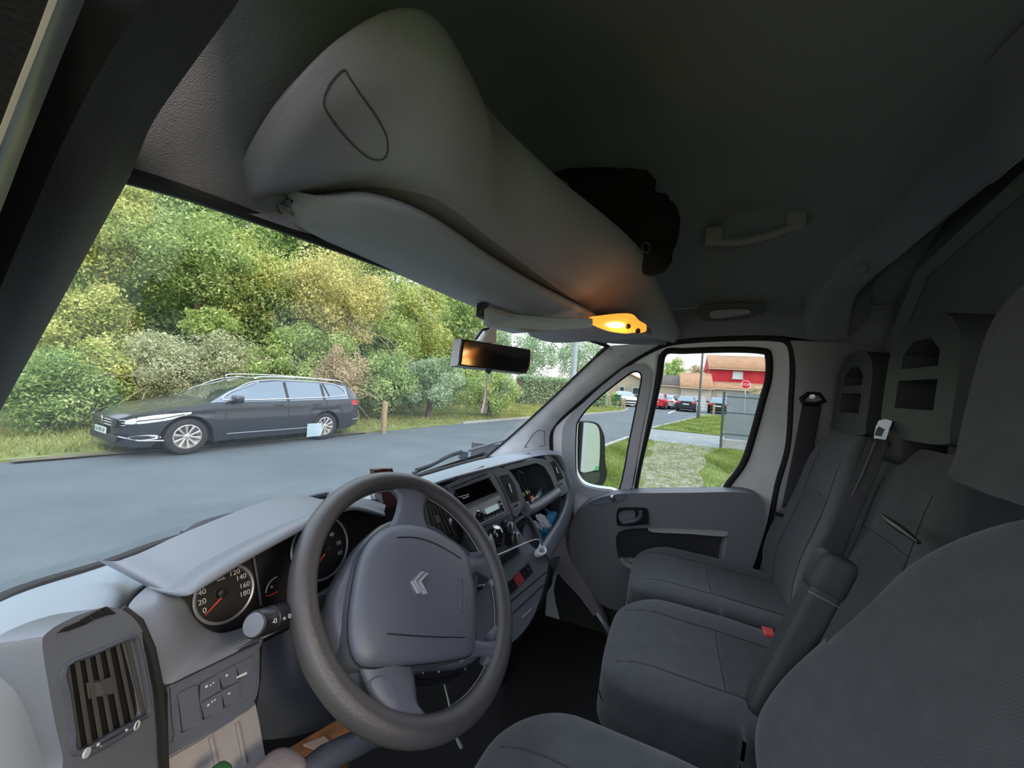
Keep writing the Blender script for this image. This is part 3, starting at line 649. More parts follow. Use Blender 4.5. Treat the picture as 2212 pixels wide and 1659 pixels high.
# ---------------------------------------------------------------- houses
def tilemat(name, a, b): return mat(name, a, .8, var=.15, vscale=1.5)
M_TILE = tilemat('clay_tiles', (.40, .22, .12), 0); M_TILE2 = tilemat('brown_tiles', (.12, .09, .085), 0)
M_CREAM = mat('cream_render', (.47, .39, .28), .9, var=.05); M_RED = mat('red_render', (.44, .02, .035), .85, var=.12, vscale=1.2); M_PALE = mat('pale_render', (.45, .385, .32), .9, var=.05)
M_SHUT = mat('white_shutter', (.50, .54, .56), .6); M_RECESS = mat('recess_render', (.30, .26, .20), .9); M_DGL = mat('house_glass', (.04, .06, .08), .08)
def house(name, xp, wl, zt_l, zr, depth, roofmat, wallmat, label, over=.25, ridge=None, openings=(), base=True, z0=0):
    """wl=(pixel left, pixel right) on plane X=xp, eaves pixel height zt_l at its middle, ridge pixel row zr"""
    A = g(wl[0], zt_l[0], X=xp); B = g(wl[1], zt_l[1], X=xp); yl, yr = A[1], B[1]; ze = (A[2]+B[2])/2
    t = thing(name, (xp, (yl+yr)/2, 0), label, 'house')
    mk('wall', slab([(xp, yl, z0), (xp, yr, z0), (xp, yr, ze), (xp, yl, ze)], depth, n=(-1, 0, 0)), wallmat, t, smooth=False)
    Rz = g((wl[0]+wl[1])/2, zr, X=xp+depth/2)[2]
    for sgn in (1, -1):
        n_ = 2*int(abs(yl-yr)/.17)+1; rows = []
        e0 = V(xp-over if sgn > 0 else xp+depth+over, 0, ze-.02); e1 = V(xp+depth/2, 0, Rz)
        for i in range(n_+1):
            y = yl+over*.6+(yr-yl-over*1.2)*i/n_; up = .09 if i % 2 else 0
            rows.append([V(e0[0], y, e0[2]+up), V((e0[0]+e1[0])/2, y, (e0[2]+e1[2])/2+up), V(e1[0], y, e1[2]+up)])
        mk('roof', grid(rows), roofmat, t, smooth=True, angle=80, solid=.08)
    mk('gutter', tube([V(xp-over-.05, yl+.2, ze-.03), V(xp-over-.05, yr-.2, ze-.03)], .06, 8), M_CREAM, t)
    for sy in (yl, yr):
        mk('gable', slab([(xp, sy, ze), (xp+depth, sy, ze), (xp+depth/2, sy, Rz-.05)], .15 if sy == yr else -.15, n=(0, 1, 0)), wallmat, t, smooth=False)
    for kind, x0, y0, x1, y1 in openings:
        a, b = g(x0, y0, X=xp), g(x1, y1, X=xp); c = (a+b)/2
        zb_, w_, h_ = min(a[2], b[2]), abs(a[1]-b[1]), abs(a[2]-b[2])
        if kind == 'garage_door':
            h_ = max(a[2], b[2])-.02; c[2] = .02+h_/2
            nm = mk('garage_door', box((xp-.03, c[1], c[2]), (.08, w_, h_)), M_SHUT, t, smooth=False)
            for k in range(1, 5): mk('door_groove', box((xp-.075, c[1], .02+h_*k/5), (.012, w_*.98, .03)), M_RECESS, nm, smooth=False)
            mk('door_frame', join(box((xp-.05, c[1]-w_/2-.05, c[2]), (.12, .1, h_)), box((xp-.05, c[1]+w_/2+.05, c[2]), (.12, .1, h_)), box((xp-.05, c[1], c[2]+h_/2+.05), (.12, w_+.2, .1))), M_CREAM, t, smooth=False)
        else:
            fm = mk('window_frame', join(box((xp-.04, c[1]-w_/2, c[2]), (.1, .1, h_)), box((xp-.04, c[1]+w_/2, c[2]), (.1, .1, h_)), box((xp-.04, c[1], c[2]+h_/2), (.1, w_+.1, .1)), box((xp-.06, c[1], c[2]-h_/2), (.16, w_+.25, .1))), M_SHUT, t, smooth=False)
            mk('pane' if kind == 'window' else 'shutter', box((xp-.02, c[1], c[2]), (.04, w_, h_)), M_DGL if kind == 'window' else M_SHUT, fm, smooth=False)
    return t
house('garage_house', 47, (1390, 1476), (829, 836), 812, 7, M_TILE2, M_CREAM, 'low cream garage house with a dark brown tiled roof', openings=[('garage_door', 1434, 849, 1468, 880)])
house('garage_house', 46, (1472, 1538), (836, 841), 808, 7, M_TILE, M_PALE, 'pale garage house with an orange tiled roof and wide white door', openings=[('garage_door', 1482, 852, 1525, 880)])
house('garage_house', 46.5, (1539, 1690), (841, 846), 830, 5, M_TILE, M_PALE, 'low pale wing with a strip of orange tiles under the red house', openings=[('garage_door', 1550, 853, 1590, 884)])
house('red_house', 50, (1534, 1720), (795, 805), 772, 8, M_TILE, M_RED, 'red two-storey house with an orange tiled roof and one white shuttered window', openings=[('shutter', 1584, 803, 1603, 819)])
# gabled cream house, gable end towards the road
def gable_house():
    X0 = 50; a = g(1300, 838, X=X0); b = g(1402, 829, X=X0); pk = g(1355, 806, X=X0); d = 9
    t = thing('cream_house', (X0, (a[1]+b[1])/2, 0), 'cream house with its gable end and small windows seen through the quarter window', 'house')
    mk('wall', slab([(X0, a[1], 0), (X0, b[1], 0), (X0, b[1], b[2]), (X0, pk[1], pk[2]), (X0, a[1], a[2])], d, n=(-1, 0, 0)), M_CREAM, t, smooth=False)
    for e in (a, b):
        rows = []; up = V(0, 0, .12)
        for i in range(31):
            x = X0-.3+(d+.6)*i/30; k = .05 if i % 2 else 0
            ee = e+(e-pk)*.08
            rows.append([V(x, pk[1], pk[2]+k)+up, V(x, ee[1], ee[2]+k)+up])
        mk('roof', grid(rows), M_TILE, t, angle=80, solid=.1)
    for x0, y0, x1, y1 in ((1340, 836, 1347, 850), (1368, 838, 1379, 851)):
        p, q = g(x0, y0, X=X0), g(x1, y1, X=X0); c = (p+q)/2; w_, h_ = abs(p[1]-q[1]), abs(p[2]-q[2])
        f = mk('window_frame', box((X0-.05, c[1], c[2]), (.1, w_+.25, h_+.25)), M_SHUT, t, smooth=False)
        mk('pane', box((X0-.11, c[1], c[2]), (.03, w_, h_)), M_DGL, f, smooth=False)
    mk('chimney', box((X0+4, pk[1], pk[2]+.6), (.6, .6, 1.6)), M_PALE, t, smooth=False)
gable_house()
# ---------------------------------------------------------------- roadside furniture
M_POST = mat('weathered_timber', (.30, .22, .13), .9, bump=.6, bscale=60, var=.3, vscale=12)
def bollard(px, py, h, r, label):
    p = g(px, py, Z=0); t = tag(mk('wooden_post', lathe((p[0], p[1], 0), (0, 0, 1), [(r, 0), (r, h-.03), (r*.8, h), (.001, h)], 14), M_POST), label, 'post', 'wooden posts'); return t
bollard(828, 936, .92, .075, 'weathered round wooden post on the verge behind the parked estate car')
bollard(1541, 897, .95, .09, 'wooden post on the grass island left of the grey fence')
bollard(1348, 884, .95, .09, 'wooden post right of the small green bin')
bollard(1343, 882, .95, .09, 'wooden post close behind the small green bin')
bollard(1314, 874, 1.0, .09, 'wooden post at the left end of the far grass, near the cream house')
p = g(1508, 906, Z=0); t = thing('street_lamp', (p[0], p[1], .05), 'slim dark street lamp post on the grass island', 'street lamp')
mk('pole', lathe((p[0], p[1], .04), (0, 0, 1), [(.11, 0), (.11, .9), (.08, .95), (.05, 7.5)], 12), mat('lamp_post_paint', (.06, .06, .07), .5), t)
mk('lamp_head', box((p[0]-.35, p[1], 7.55), (.8, .25, .12)), mat('lamp_head', (.2, .2, .2), .5), t, bevel=.03)
p = g(1234, 880, D=27); t = thing('utility_pole', (p[0], p[1], 0.04), 'pale grey concrete pole beyond the top right corner of the windscreen', 'pole')
mk('pole', lathe((p[0], p[1], .0), (0, 0, 1), [(.22, 0), (.15, 9)], 10), mat('pale_concrete', (.36, .42, .46), .8), t)
mk('crossarm', box((p[0], p[1], 8.6), (.1, 1.4, .12)), M_KERB, t, bevel=.01)
c = g(1611, 831, D=34); t = thing('stop_sign', (c[0], c[1], .03), 'red octagonal STOP sign on a pale post above the grey fence', 'sign')
nn = nrm(CAM-c)*V(1, 1, 0); fr = Frame(c, nn)
R8 = .40; oc = lambda r, h: [fr.w(r*math.cos(math.pi/8+k*math.pi/4), r*math.sin(math.pi/8+k*math.pi/4), h) for k in range(8)]
mk('sign_border', slab(oc(R8, 0), .03, n=fr.n), MT['white'], t, smooth=False); pl = mk('sign_plate', slab(oc(R8*.9, .006), .006, n=fr.n), mat('sign_red', (.62, .01, .02), .5), t, smooth=False)
text('sign_text', 'STOP', fr, 0, 0, .28, MT['white'], pl, h=.008)
mk('sign_post', lathe((c[0], c[1], .03)-fr.n*.05, (0, 0, 1), [(.04, 0), (.04, c[2]+.3)], 10), mat('sign_post', (.5, .55, .5), .5), t)
# green dog bin on two legs
p = g(1333, 885, Z=0); t = thing('litter_bin', (p[0], p[1], .04), 'small dark green litter bin on two legs at the grass edge', 'bin')
MG = mat('dark_green_paint', (.03, .12, .07), .5)
mk('bin_box', box((p[0], p[1], .95), (.3, .48, .45)), MG, t, bevel=.03)
mk('bin_lid', box((p[0], p[1], 1.2), (.36, .54, .06)), MG, t, bevel=.02)
for s in (-.16, .16): mk('leg', lathe((p[0], p[1]+s, .02), (0, 0, 1), [(.025, 0), (.025, .75)], 8), MG, t)
# wheelie bin between the far cars
p = g(1463, 870, X=42.5); t = thing('wheelie_bin', (p[0], p[1], .02), 'grey wheeled bin between the white car and the black saloon', 'bin')
mk('bin_box', box((p[0], p[1], .5), (.5, .5, .9)), mat('bin_grey', (.2, .22, .26), .6), t, bevel=.03); mk('bin_lid', box((p[0]-.02, p[1], .98), (.56, .54, .06)), mat('bin_lid', (.12, .13, .16), .6), t, bevel=.02)
# fence of grey slats on a concrete footing
M_FEN = mat('fence_grey', (.17, .20, .24), .5, var=.08); M_FEND = mat('fence_post_green', (.04, .07, .07), .5)
A = V(13.5, -1.62); Bf = V(13.9, -7.6); d = nrm(Bf-A); Lf = np.linalg.norm(Bf-A); hf = g(1562, 848, X=13.5)[2]
t = thing('slatted_fence', (A[0], A[1], 0.02), 'tall grey fence of narrow vertical slats on a concrete footing', 'fence')
fp = lambda s, off=0: V(A[0]+d[0]*s-d[1]*off*-1, A[1]+d[1]*s-d[0]*off, 0)
frF = Frame((A[0], A[1], 0), (-1, .07, 0)); 
def fbox(s0, s1, z0, z1, th, off=0):
    return slab([(*(A+d*s0)+V(-off, 0), z0), (*(A+d*s1)+V(-off, 0), z0), (*(A+d*s1)+V(-off, 0), z1), (*(A+d*s0)+V(-off, 0), z1)], th, n=(-1, 0, 0))
mk('footing', fbox(.05, Lf, 0, .30, .06, .02), M_KERB, t, smooth=False)
for s in (0, 2.5, 5.0): mk('fence_post', fbox(s-.035, s+.035, 0, hf+.04, .07, .03), M_FEND, t, smooth=False, bevel=.004)
for z in (.5, 1.2, hf-.12): mk('rail', fbox(.03, Lf, z-.012, z+.012, .02, .035), M_FEND, t, smooth=False)
k = 0; base = None
s = .09
while s < 5.2:
    mk('slat', fbox(s, s+.066, .33, hf, .012, .022), M_FEN, t, smooth=False); s += .075
# ================================================================ CAB SHELL
from mathutils.bvhtree import BVHTree
def bvh(vf): return BVHTree.FromPolygons([tuple(p) for p in vf[0]], [tuple(q) for q in vf[1]])
def hit(tree, px, py, lift=.002):
    d = ray(px, py); r = tree.ray_cast(Vector(CAM), Vector(d).normalized())
    if r[0] is None: return None
    n = np.array(r[1]); n = n if n@d < 0 else -n
    return np.array(r[0])+n*lift
# --- windscreen
hd_px = [(285, 380, -.76), (500, 450, -.66), (800, 560, -.43), (1040, 650, 0), (1180, 702, .33), (1312, 747, .67)]
HEAD = [V(-.86, .36, 1.86)]+[g(x, y, X=X) for x, y, X in hd_px]
bs_px = [(0, 1292, 1.43), (229, 1216, 1.42), (400, 1157, 1.415), (677, 1090, 1.41), (926, 1020, 1.405), (1052, 986, 1.40)]
BASE = [V(-.82, .62, 1.45)]+[g(x, y, Z=z) for x, y, z in bs_px]
WR = struct('window_1')
def mid(a, b, q, o=V(0, 0, 0)): return a+(b-a)*q+o
H2 = cr(HEAD, 6); B2 = cr(BASE, 6)
gl = grid([H2, [mid(a, b, .33, V(0, .025, .01)) for a, b in zip(H2, B2)], [mid(a, b, .66, V(0, .025, .01)) for a, b in zip(H2, B2)], B2])
mk('glass', gl, MT['wind'], WR, auto=False)
WT = bvh(gl)
mk('header_seal', tube([p+V(0, -.004, -.002) for p in H2], .007, 6), MT['rubber'], WR)
mk('base_seal', tube([p+V(0, -.005, .0) for p in B2], .013, 8, flat=.6), MT['rubber'], WR)
R2 = cr([g(1052, 986, X=.62), g(1107, 940, X=.69), g(1180, 873, X=.71), g(1250, 806, X=.70), g(1312, 747, X=.67)], 6)
mk('side_seal', tube([p+V(-.004, 0, 0) for p in R2], .005, 6), MT['rubber'], WR)
mk('seal_clip', tube([g(1290, 768, X=.685)-V(.008, 0, 0), g(1312, 749, X=.67)-V(.008, 0, 0)], .008, 6), MT['rubber'], WR)
# --- door plane
DN = nrm((-1, 0, -.12)); DP = V(.86, 0, 1.30)
FD = Frame(DP, DN)
def dp(L, h=0, n=5, closed=True): return cr([FD.w(*FD.px(x, y, h), h) for x, y in L], n, closed)
SEAL = [(1190, 975), (1191, 932), (1206, 909), (1249, 872), (1299, 833), (1349, 793), (1382, 770), (1432, 746), (1481, 737), (1581, 731), (1670, 731), (1704, 742), (1713, 783), (1710, 866), (1703, 965), (1680, 1048), (1664, 1131), (1640, 1210), (1600, 1330), (1570, 1420)]
QW = [(1242, 1005), (1243, 932), (1250, 905), (1283, 866), (1349, 813), (1373, 801), (1387, 811), (1382, 849), (1362, 949), (1340, 1056), (1316, 1060), (1266, 1051), (1246, 1031)]
MW = [(1435, 763), (1481, 758), (1581, 755), (1645, 758), (1660, 768), (1660, 816), (1647, 866), (1624, 949), (1607, 998), (1581, 1035), (1550, 1066), (1481, 1070), (1380, 1070), (1372, 1058), (1384, 990), (1402, 915), (1424, 816)]
D1 = struct('door_1', DP)
outer = dp(SEAL+[(1400, 1480), (1240, 1420), (1190, 1250), (1190, 1100)], 0, 4)
qh, mh = dp(QW, 0, 4), dp(MW, 0, 4)
mk('door_frame', slab(outer, .05, [qh, mh], n=DN), MT['door'], D1, bevel=.006, angle=30)
mk('door_seal', tube(dp(SEAL, .004, 5, False), .011, 8), MT['rubber'], D1)
qs = mk('quarter_window', slab(dp(QW, -.035, 4), .004, n=DN), MT['glass'], D1, smooth=False)
mk('window_seal', tube(dp(QW, .002, 5), .007, 8, closed=True), MT['rubber'], qs)
ms = mk('window_pane', slab(dp(MW, -.035, 4), .004, n=DN), MT['glass'], D1, smooth=False)
mk('window_seal', tube(dp(MW, .0, 5), .013, 8, closed=True), MT['rubber'], ms)
# raised grey moulding round the quarter window
QO = [(1216, 1010), (1214, 940), (1226, 905), (1262, 868), (1335, 804), (1380, 785), (1404, 800), (1401, 850), (1382, 949), (1361, 1058), (1330, 1078), (1262, 1072), (1224, 1045)]
mk('quarter_window_moulding', slab(dp(QO, .014, 4), .016, [dp(QW, .014, 4)], n=DN), mat('moulding_grey', (.42, .42, .45), .5, bump=.3, bscale=700), D1, bevel=.005)
mk('window_channel', tube(dp([(1420, 765), (1408, 850), (1388, 950), (1368, 1062)], .006, 5, False), .006, 6), mat('channel_grey', (.6, .6, .62), .4), D1)
# trim panel
TP = [(1262, 1092), (1300, 1076), (1349, 1066), (1415, 1065), (1500, 1064), (1581, 1063), (1626, 1069), (1649, 1088), (1650, 1131), (1638, 1181), (1622, 1235), (1590, 1330), (1400, 1330), (1290, 1300), (1240, 1215), (1230, 1170), (1236, 1124)]
PK = [(1336, 1150), (1336, 1205), (1352, 1220), (1392, 1236), (1470, 1260), (1540, 1262), (1561, 1228), (1572, 1160), (1566, 1146), (1500, 1142), (1410, 1140)]
mk('trim_panel', slab(dp(TP, .065, 4), .06, [dp(PK, .065, 4)], n=DN), MT['doorpanel'], D1, bevel=.016, seg=4, angle=30)
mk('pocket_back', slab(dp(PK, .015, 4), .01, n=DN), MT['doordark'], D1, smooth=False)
mk('pocket_rim', tube(dp([(1340, 1207), (1354, 1221), (1394, 1237), (1470, 1262)], .062, 5, False), .012, 8), MT['lightgrey'], D1)
mk('trim_strip', slab(dp([(1407, 1137), (1490, 1138), (1566, 1142), (1567, 1158), (1490, 1153), (1409, 1149)], .058, 3), .01, n=DN), mat('silver_strip', (.42, .45, .44), .5), D1, bevel=.002)
mk('trim_rib', slab(dp([(1562, 1165), (1578, 1165), (1570, 1240), (1553, 1240)], .05, 3), .03, n=DN), MT['lightgrey'], D1, bevel=.005)
h_ = mk('handle_bowl', slab(dp([(1333, 1104), (1342, 1098), (1390, 1098), (1400, 1106), (1401, 1128), (1396, 1133), (1340, 1136), (1332, 1128)], .075, 3), .012, [dp([(1338, 1106), (1368, 1102), (1372, 1118), (1368, 1127), (1339, 1129)], .075, 3)], n=DN), MT['black'], D1, bevel=.003)
mk('handle_lever', tube(dp([(1345, 1129), (1372, 1125), (1384, 1115), (1384, 1104)], .085, 6, False), .009, 8), MT['dash2'], h_)
mk('lock_panel', slab(dp([(1272, 1086), (1300, 1074), (1345, 1066), (1350, 1072), (1338, 1079), (1290, 1088)], .072, 3), .01, n=DN), MT['dash'], D1, bevel=.002)
mk('lock_knob', lathe(FD.w(*FD.px(1323, 1075, .074), .074), DN, [(.012, 0), (.012, .006), (.006, .012), (.001, .012)], 14), MT['steel'], D1)
mk('lower_panel', slab(dp([(1236, 1210), (1300, 1232), (1400, 1250), (1590, 1262), (1560, 1420), (1400, 1460), (1250, 1420), (1200, 1300), (1205, 1240)], .02, 3), .02, n=DN), MT['doordark'], D1, bevel=.006)
mk('door_lower_sweep', slab(dp([(1214, 1150), (1230, 1200), (1270, 1265), (1310, 1345), (1298, 1350), (1254, 1290), (1205, 1235), (1190, 1190)], .075, 3), .03, n=DN), MT['lightgrey'], D1, bevel=.006)
crum = []
for k in range(7):
    c = FD.w(*FD.px(1350+k*5, 1209+(k % 3)*4, .03), .035); v, f = softbox(3, .6); crum.append((v*.012*V(1.3, 1.4, .7)+RNG.normal(size=v.shape)*.002+c, f))
tag(mk('crumpled_paper', join(*crum), mat('kraft_paper', (.3, .27, .22), .9), smooth=False), 'crumpled pale paper in the passenger door pocket', 'paper')
# --- right windscreen pillar
T1 = struct('trim_1')
L1 = [g(1052, 986, X=.62), g(1107, 940, X=.69), g(1180, 873, X=.71), g(1250, 806, X=.70), g(1312, 747, X=.67)]
L3 = [g(*p, pl=(FD.w(0, 0, .008), DN)) for p in ((1192, 985), (1193, 930), (1252, 868), (1350, 790), (1436, 740))]
L2 = [mid(a, b, .5, V(-.015, -.012, 0)) for a, b in zip(L1, L3)]
pvf = loft([L1, L2, L3], 5, 6); mk('pillar_cover', pvf, MT['pillar'], T1, auto=False); PT = bvh(pvf)
mk('pillar_inset_line', tube([hit(PT, *p, .0005) for p in ((1133, 966), (1151, 938), (1163, 929), (1176, 931), (1176, 963), (1133, 966)) if hit(PT, *p) is not None], .0018, 5), mat('inset_shadow_gap', (.12, .12, .12), .8), T1)
mk('pillar_joint', tube([hit(PT, *p, .0) for p in ((1316, 752), (1345, 770), (1374, 784)) if hit(PT, *p) is not None], .002, 5), MT['rubber'], T1)
# --- ceiling: arched headliner, dropping to the windscreen header
def arch(zc, zs, y, n=9, w=.79, yb=0):
    return [V(w*k/((n-1)/2)-w, y-yb*abs(k/((n-1)/2)-1)**2, zs+(zc-zs)*(1-abs(k/((n-1)/2)-1)**2.3)) for k in range(n)]
CL = struct('ceiling')
rows = [arch(2.40, 2.10, -1.05), arch(2.40, 2.10, -.3), arch(2.40, 2.09, .08), arch(2.38, 2.09, .22, yb=.05), arch(2.31, 2.07, .37, yb=.08), [cr(HEAD, 8)[int(i*(len(cr(HEAD, 8))-1)/8)]+V(0, .0, .004) for i in range(9)]]
cvf = loft(rows, 6, 4); mk('headliner', cvf, MT['liner'], CL, auto=False)
# --- right wall above and behind the door
WRt = struct('wall_right')
tp = [V(.795, y, 2.10) for y in (-1.05, -.6, -.3, 0, .2, .33)]; tp[-2][1] = .16; tp[-1][1] = .25; tp[-2][2] = 2.075; tp[-1][2] = 2.0
lo = [g(*p, pl=(FD.w(0, 0, .006), DN)) for p in ((1980, 700), (1800, 726), (1690, 726), (1560, 727), (1470, 733), (1400, 757))]
lo[0] = V(.79, -1.05, 1.95); lo[1] = V(.79, -.6, 1.95)
mm = [mid(a, b, .5, V(-.012, 0, 0)) for a, b in zip(tp, lo)]
wvf = loft([tp, mm, lo], 4, 5); mk('side_lining', wvf, MT['liner'], WRt, auto=False)
# pillar between the door and the bulkhead
pa = [g(*p, pl=(FD.w(0, 0, .012), DN)) for p in ((1706, 736), (1717, 790), (1714, 870), (1707, 968), (1685, 1052), (1668, 1135), (1645, 1215), (1605, 1335), (1560, 1460))]
pb = [V(.80, -.66, 1.95), V(.81, -.66, 1.82), V(.82, -.66, 1.7), V(.83, -.66, 1.55), V(.84, -.66, 1.42), V(.85, -.66, 1.28), V(.86, -.66, 1.1), V(.86, -.66, .9), V(.86, -.66, .6)]
pm = [mid(a, b, .5, V(-.03, 0, 0)) for a, b in zip(pa, pb)]
pvf2 = loft([pa, [mid(a, b, .12, V(-.022, 0, 0)) for a, b in zip(pa, pb)], pm, pb], 5, 5); mk('pillar_cover', pvf2, mat('side_pillar_plastic', (.30, .30, .30), .6, bump=.3, bscale=500), WRt, auto=False)
# roof bow trim
l1 = [g(*p, X=X) for *p, X in ((2212, 130, -.02), (2110, 235, .18), (2000, 355, .35), (1880, 500, .55), (1795, 590, .66), (1757, 650, .73), (1742, 722, .765))]
l2 = [g(*p, X=X) for *p, X in ((2212, 330, -.0), (2130, 395, .16), (2040, 468, .34), (1950, 545, .52), (1885, 598, .64), (1850, 645, .72), (1836, 722, .77))]
l1 = [V(-.5, l1[0][1]-.02, 2.34)]+l1; l2 = [V(-.5, l2[0][1], 2.31)]+l2
bm = [mid(a, b, .5, V(-.004, 0, -.03)) for a, b in zip(l1, l2)]
l0 = [p+V(.012, .012, .05) for p in l1]; l9 = [p+V(.015, -.05, .04) for p in l2]
mk('roof_bow', loft([l0, l1, mid_ := [mid(a, b, .12, V(0, 0, -.018)) for a, b in zip(l1, l2)], [mid(a, b, .88, V(0, 0, -.018)) for a, b in zip(l1, l2)], l2, l9], 3, 5), MT['liner'], WRt, auto=False)
for a in ((1955, 515), (2135, 355), (1860, 580)):
    p = g(*a, pl=(mid_[4], nrm(CAM-mid_[4]))); mk('clip_cover', lathe(p, nrm(CAM-p), [(.016, 0), (.014, .004), (.001, .005)], 14), MT['liner'], WRt)
WB = struct('wall_back')
mk('bulkhead', box((0, -.70, 1.6), (1.8, .04, 2.2)), MT['bulk'], WB, smooth=False, bevel=.01)
mk('bulkhead_rib', tube([V(.80, -.675, .7), V(.79, -.675, 1.75), V(.75, -.675, 1.95), V(.6, -.675, 2.16), V(.2, -.675, 2.27), V(-.6, -.675, 2.27)], .022, 8), MT['bulk'], WB)
FLR = mk('floor', slab([(-.9, -.7, .62), (.9, -.7, .62), (.9, .95, .62), (-.9, .95, .62)], .04, n=(0, 0, 1)), MT['floor'], kind='structure', smooth=False)
mk('wall_front', loft([[V(x, .93, .6) for x in (-.9, 0, .9)], [V(x, .93, .9) for x in (-.9, 0, .9)], [V(x, .86, 1.38) for x in (-.88, 0, .88)]], 3, 3), MT['floor'], kind='structure')
# --- driver side: windscreen pillar, rubber and door frame close to the lens
WL = struct('wall_left')
ra = [g(*p, X=X) for *p, X in ((560, -70, -.775), (499, 27, -.775), (420, 135, -.775), (330, 265, -.775), (284, 374, -.775), (238, 458, -.778), (160, 600, -.78), (81, 743, -.783), (0, 889, -.787), (-90, 1050, -.79))]
rb = [g(*p, X=X) for *p, X in ((355, -80, -.825), (309, 0, -.825), (250, 95, -.825), (190, 200, -.825), (125, 331, -.825), (81, 434, -.826), (35, 540, -.827), (0, 624, -.828), (-40, 715, -.83), (-120, 900, -.83))]
rc = [mid(a, b, .45, V(-.004, -.02, 0)) for a, b in zip(ra, rb)]
mk('pillar_cover', loft([[p+V(.004, .03, .01) for p in ra], ra, rc, rb], 5, 5), MT['trimdark'], WL, auto=False)
rd = [g(*p, X=X) for *p, X in ((225, -85, -.845), (184, 0, -.845), (155, 70, -.845), (120, 155, -.845), (80, 255, -.845), (48, 335, -.845), (20, 410, -.845), (0, 461, -.845), (-35, 550, -.845), (-90, 690, -.845))]
rg = [mid(a, b, .5, V(-.006, .03, 0)) for a, b in zip(rb, rd)]
mk('door_seal', loft([rb, rg, rd], 5, 5), MT['rubber'], WL, auto=False)
re = [g(*p, X=X) for *p, X in ((150, -85, -.86), (118, -10, -.86), (95, 50, -.86), (70, 115, -.86), (40, 190, -.86), (15, 255, -.86), (-8, 312, -.86), (-25, 355, -.86), (-60, 440, -.86), (-110, 560, -.86))]
rm = [mid(a, b, .5, V(-.002, -.012, 0)) for a, b in zip(rd, re)]
mk('door_frame', loft([rd, rm, re], 5, 5), mat('door_frame_metal', (.33, .33, .34), .35, metal=.4), WL, auto=False)
mk('door_frame_edge', tube(re, .0012, 6), mat('edge_grey', (.5, .47, .45), .5), WL)
rf = [p+V(-.06, -.05, .0) for p in re]
mk('door_frame_outer', loft([re, rf], 5, 5), MT['trimdark'], WL, auto=False)
mk('driver_door_panel', box((-1.06, -.1, .95), (.06, 1.2, .75)), MT['doorpanel'], WL, bevel=.02)
None and mk('sill_panel', box((-.90, -.5, 1.55), (.05, .02, .1)), MT['trimdark'], WL)
# ================================================================ OVERHEAD SHELF
SH = thing('overhead_shelf', (0, .3, 2.0), 'grey moulded overhead shelf above the windscreen with an amber reading lamp', 'shelf')
Fp = [(492, 442, -.665), (520, 455, -.655), (575, 475, -.63), (640, 497, -.59), (735, 527, -.5), (880, 590, -.32), (985, 633, -.12), (1060, 663, .04), (1180, 705, .33), (1300, 740, .6), (1440, 745, .77)]
Mp = [(496, 425, 1.962), (530, 432, 1.965), (580, 436, 1.97), (660, 424, 1.975), (800, 412, 1.985), (935, 440, 1.99), (1030, 505, 1.99), (1110, 562, 1.985), (1220, 640, 1.97), (1340, 715, 1.955), (1446, 738, 1.955)]
Tp = [(500, 405, 1.94), (555, 305, 1.965), (640, 190, 2.0), (740, 95, 2.05), (860, 32, 2.11), (945, 45, 2.14), (1000, 130, 2.145), (1050, 230, 2.15), (1200, 380, 2.12), (1400, 560, 2.085), (1456, 690, 2.03)]
F_ = [g(x, y, X=X) for x, y, X in Fp]; Mm = [g(x, y, Z=z) for x, y, z in Mp]; Tt = [g(x, y, Z=z) for x, y, z in Tp]
Fm = [mid(a, b, .5, V(0, 0, .012)) for a, b in zip(F_, Mm)]
M1 = [mid(a, b, .10, V(0, -.008, -.012)) for a, b in zip(Mm, Tt)]
B1 = [mid(a, b, .35, V(.0, -.02, -.028)) for a, b in zip(Mm, Tt)]; B3 = [mid(a, b, .75, V(0, -.03, -.018)) for a, b in zip(Mm, Tt)]
_w = [0, .1, .25, .5, .8]+[1]*6
T2 = [p+V(0, .03, .005)*w for p, w in zip(Tt, _w)]; T3 = [p+V(0, .09, -.03)*w+V(0, 0, .003)*(1-w) for p, w in zip(Tt, _w)]
svf = loft([F_, Fm, Mm, M1, B1, B3, Tt, T2, T3], 5, 6); mk('shelf_body', svf, MT['shelf'], SH, auto=False); ST = bvh(svf)
def online(name, pts, tree, r, m, parent, closed=False, lift=.0):
    P = [hit(tree, *p[:2], lift) for p in cr([V(*q, 0) for q in pts], 6, closed)]; P = [p for p in P if p is not None]
    if len(P) > 2: return mk(name, tube(P, r, 6, closed=closed), m, parent)
online('speaker_cover_line', [(742, 152), (712, 185), (700, 225), (722, 265), (760, 310), (800, 342), (832, 340), (836, 300), (815, 255), (780, 205), (755, 168)], ST, .0011, mat('shadow_gap', (.07, .07, .07), .9), SH, True)
# side edge seam against the headliner
None and mk('edge_seam', tube(cr([p+V(-.004, .0, .002) for p in Tt[:5]], 6), .004, 6), MT['shelf'], SH)
VL = [g(x, y, Z=z) for x, y, z in ((618, 447, 1.935), (700, 497, 1.938), (740, 520, 1.94), (880, 586, 1.945), (1000, 640, 1.948), (1100, 680, 1.946), (1240, 692, 1.935))]
VU = [g(x, y, Z=z) for x, y, z in ((628, 432, 1.955), (720, 418, 1.965), (810, 419, 1.972), (930, 465, 1.975), (1060, 552, 1.972), (1160, 612, 1.965), (1285, 675, 1.95))]
VM = [mid(a, b, .5, V(0, -.004, -.010)) for a, b in zip(VL, VU)]
SV = thing('sun_visor', VL[3], 'long grey sun visor folded up above the driver side of the windscreen', 'sun visor')
vvf = loft([VL, VM, VU], 5, 6); mk('visor_panel', vvf, MT['visor'], SV, solid=-.014, auto=False)
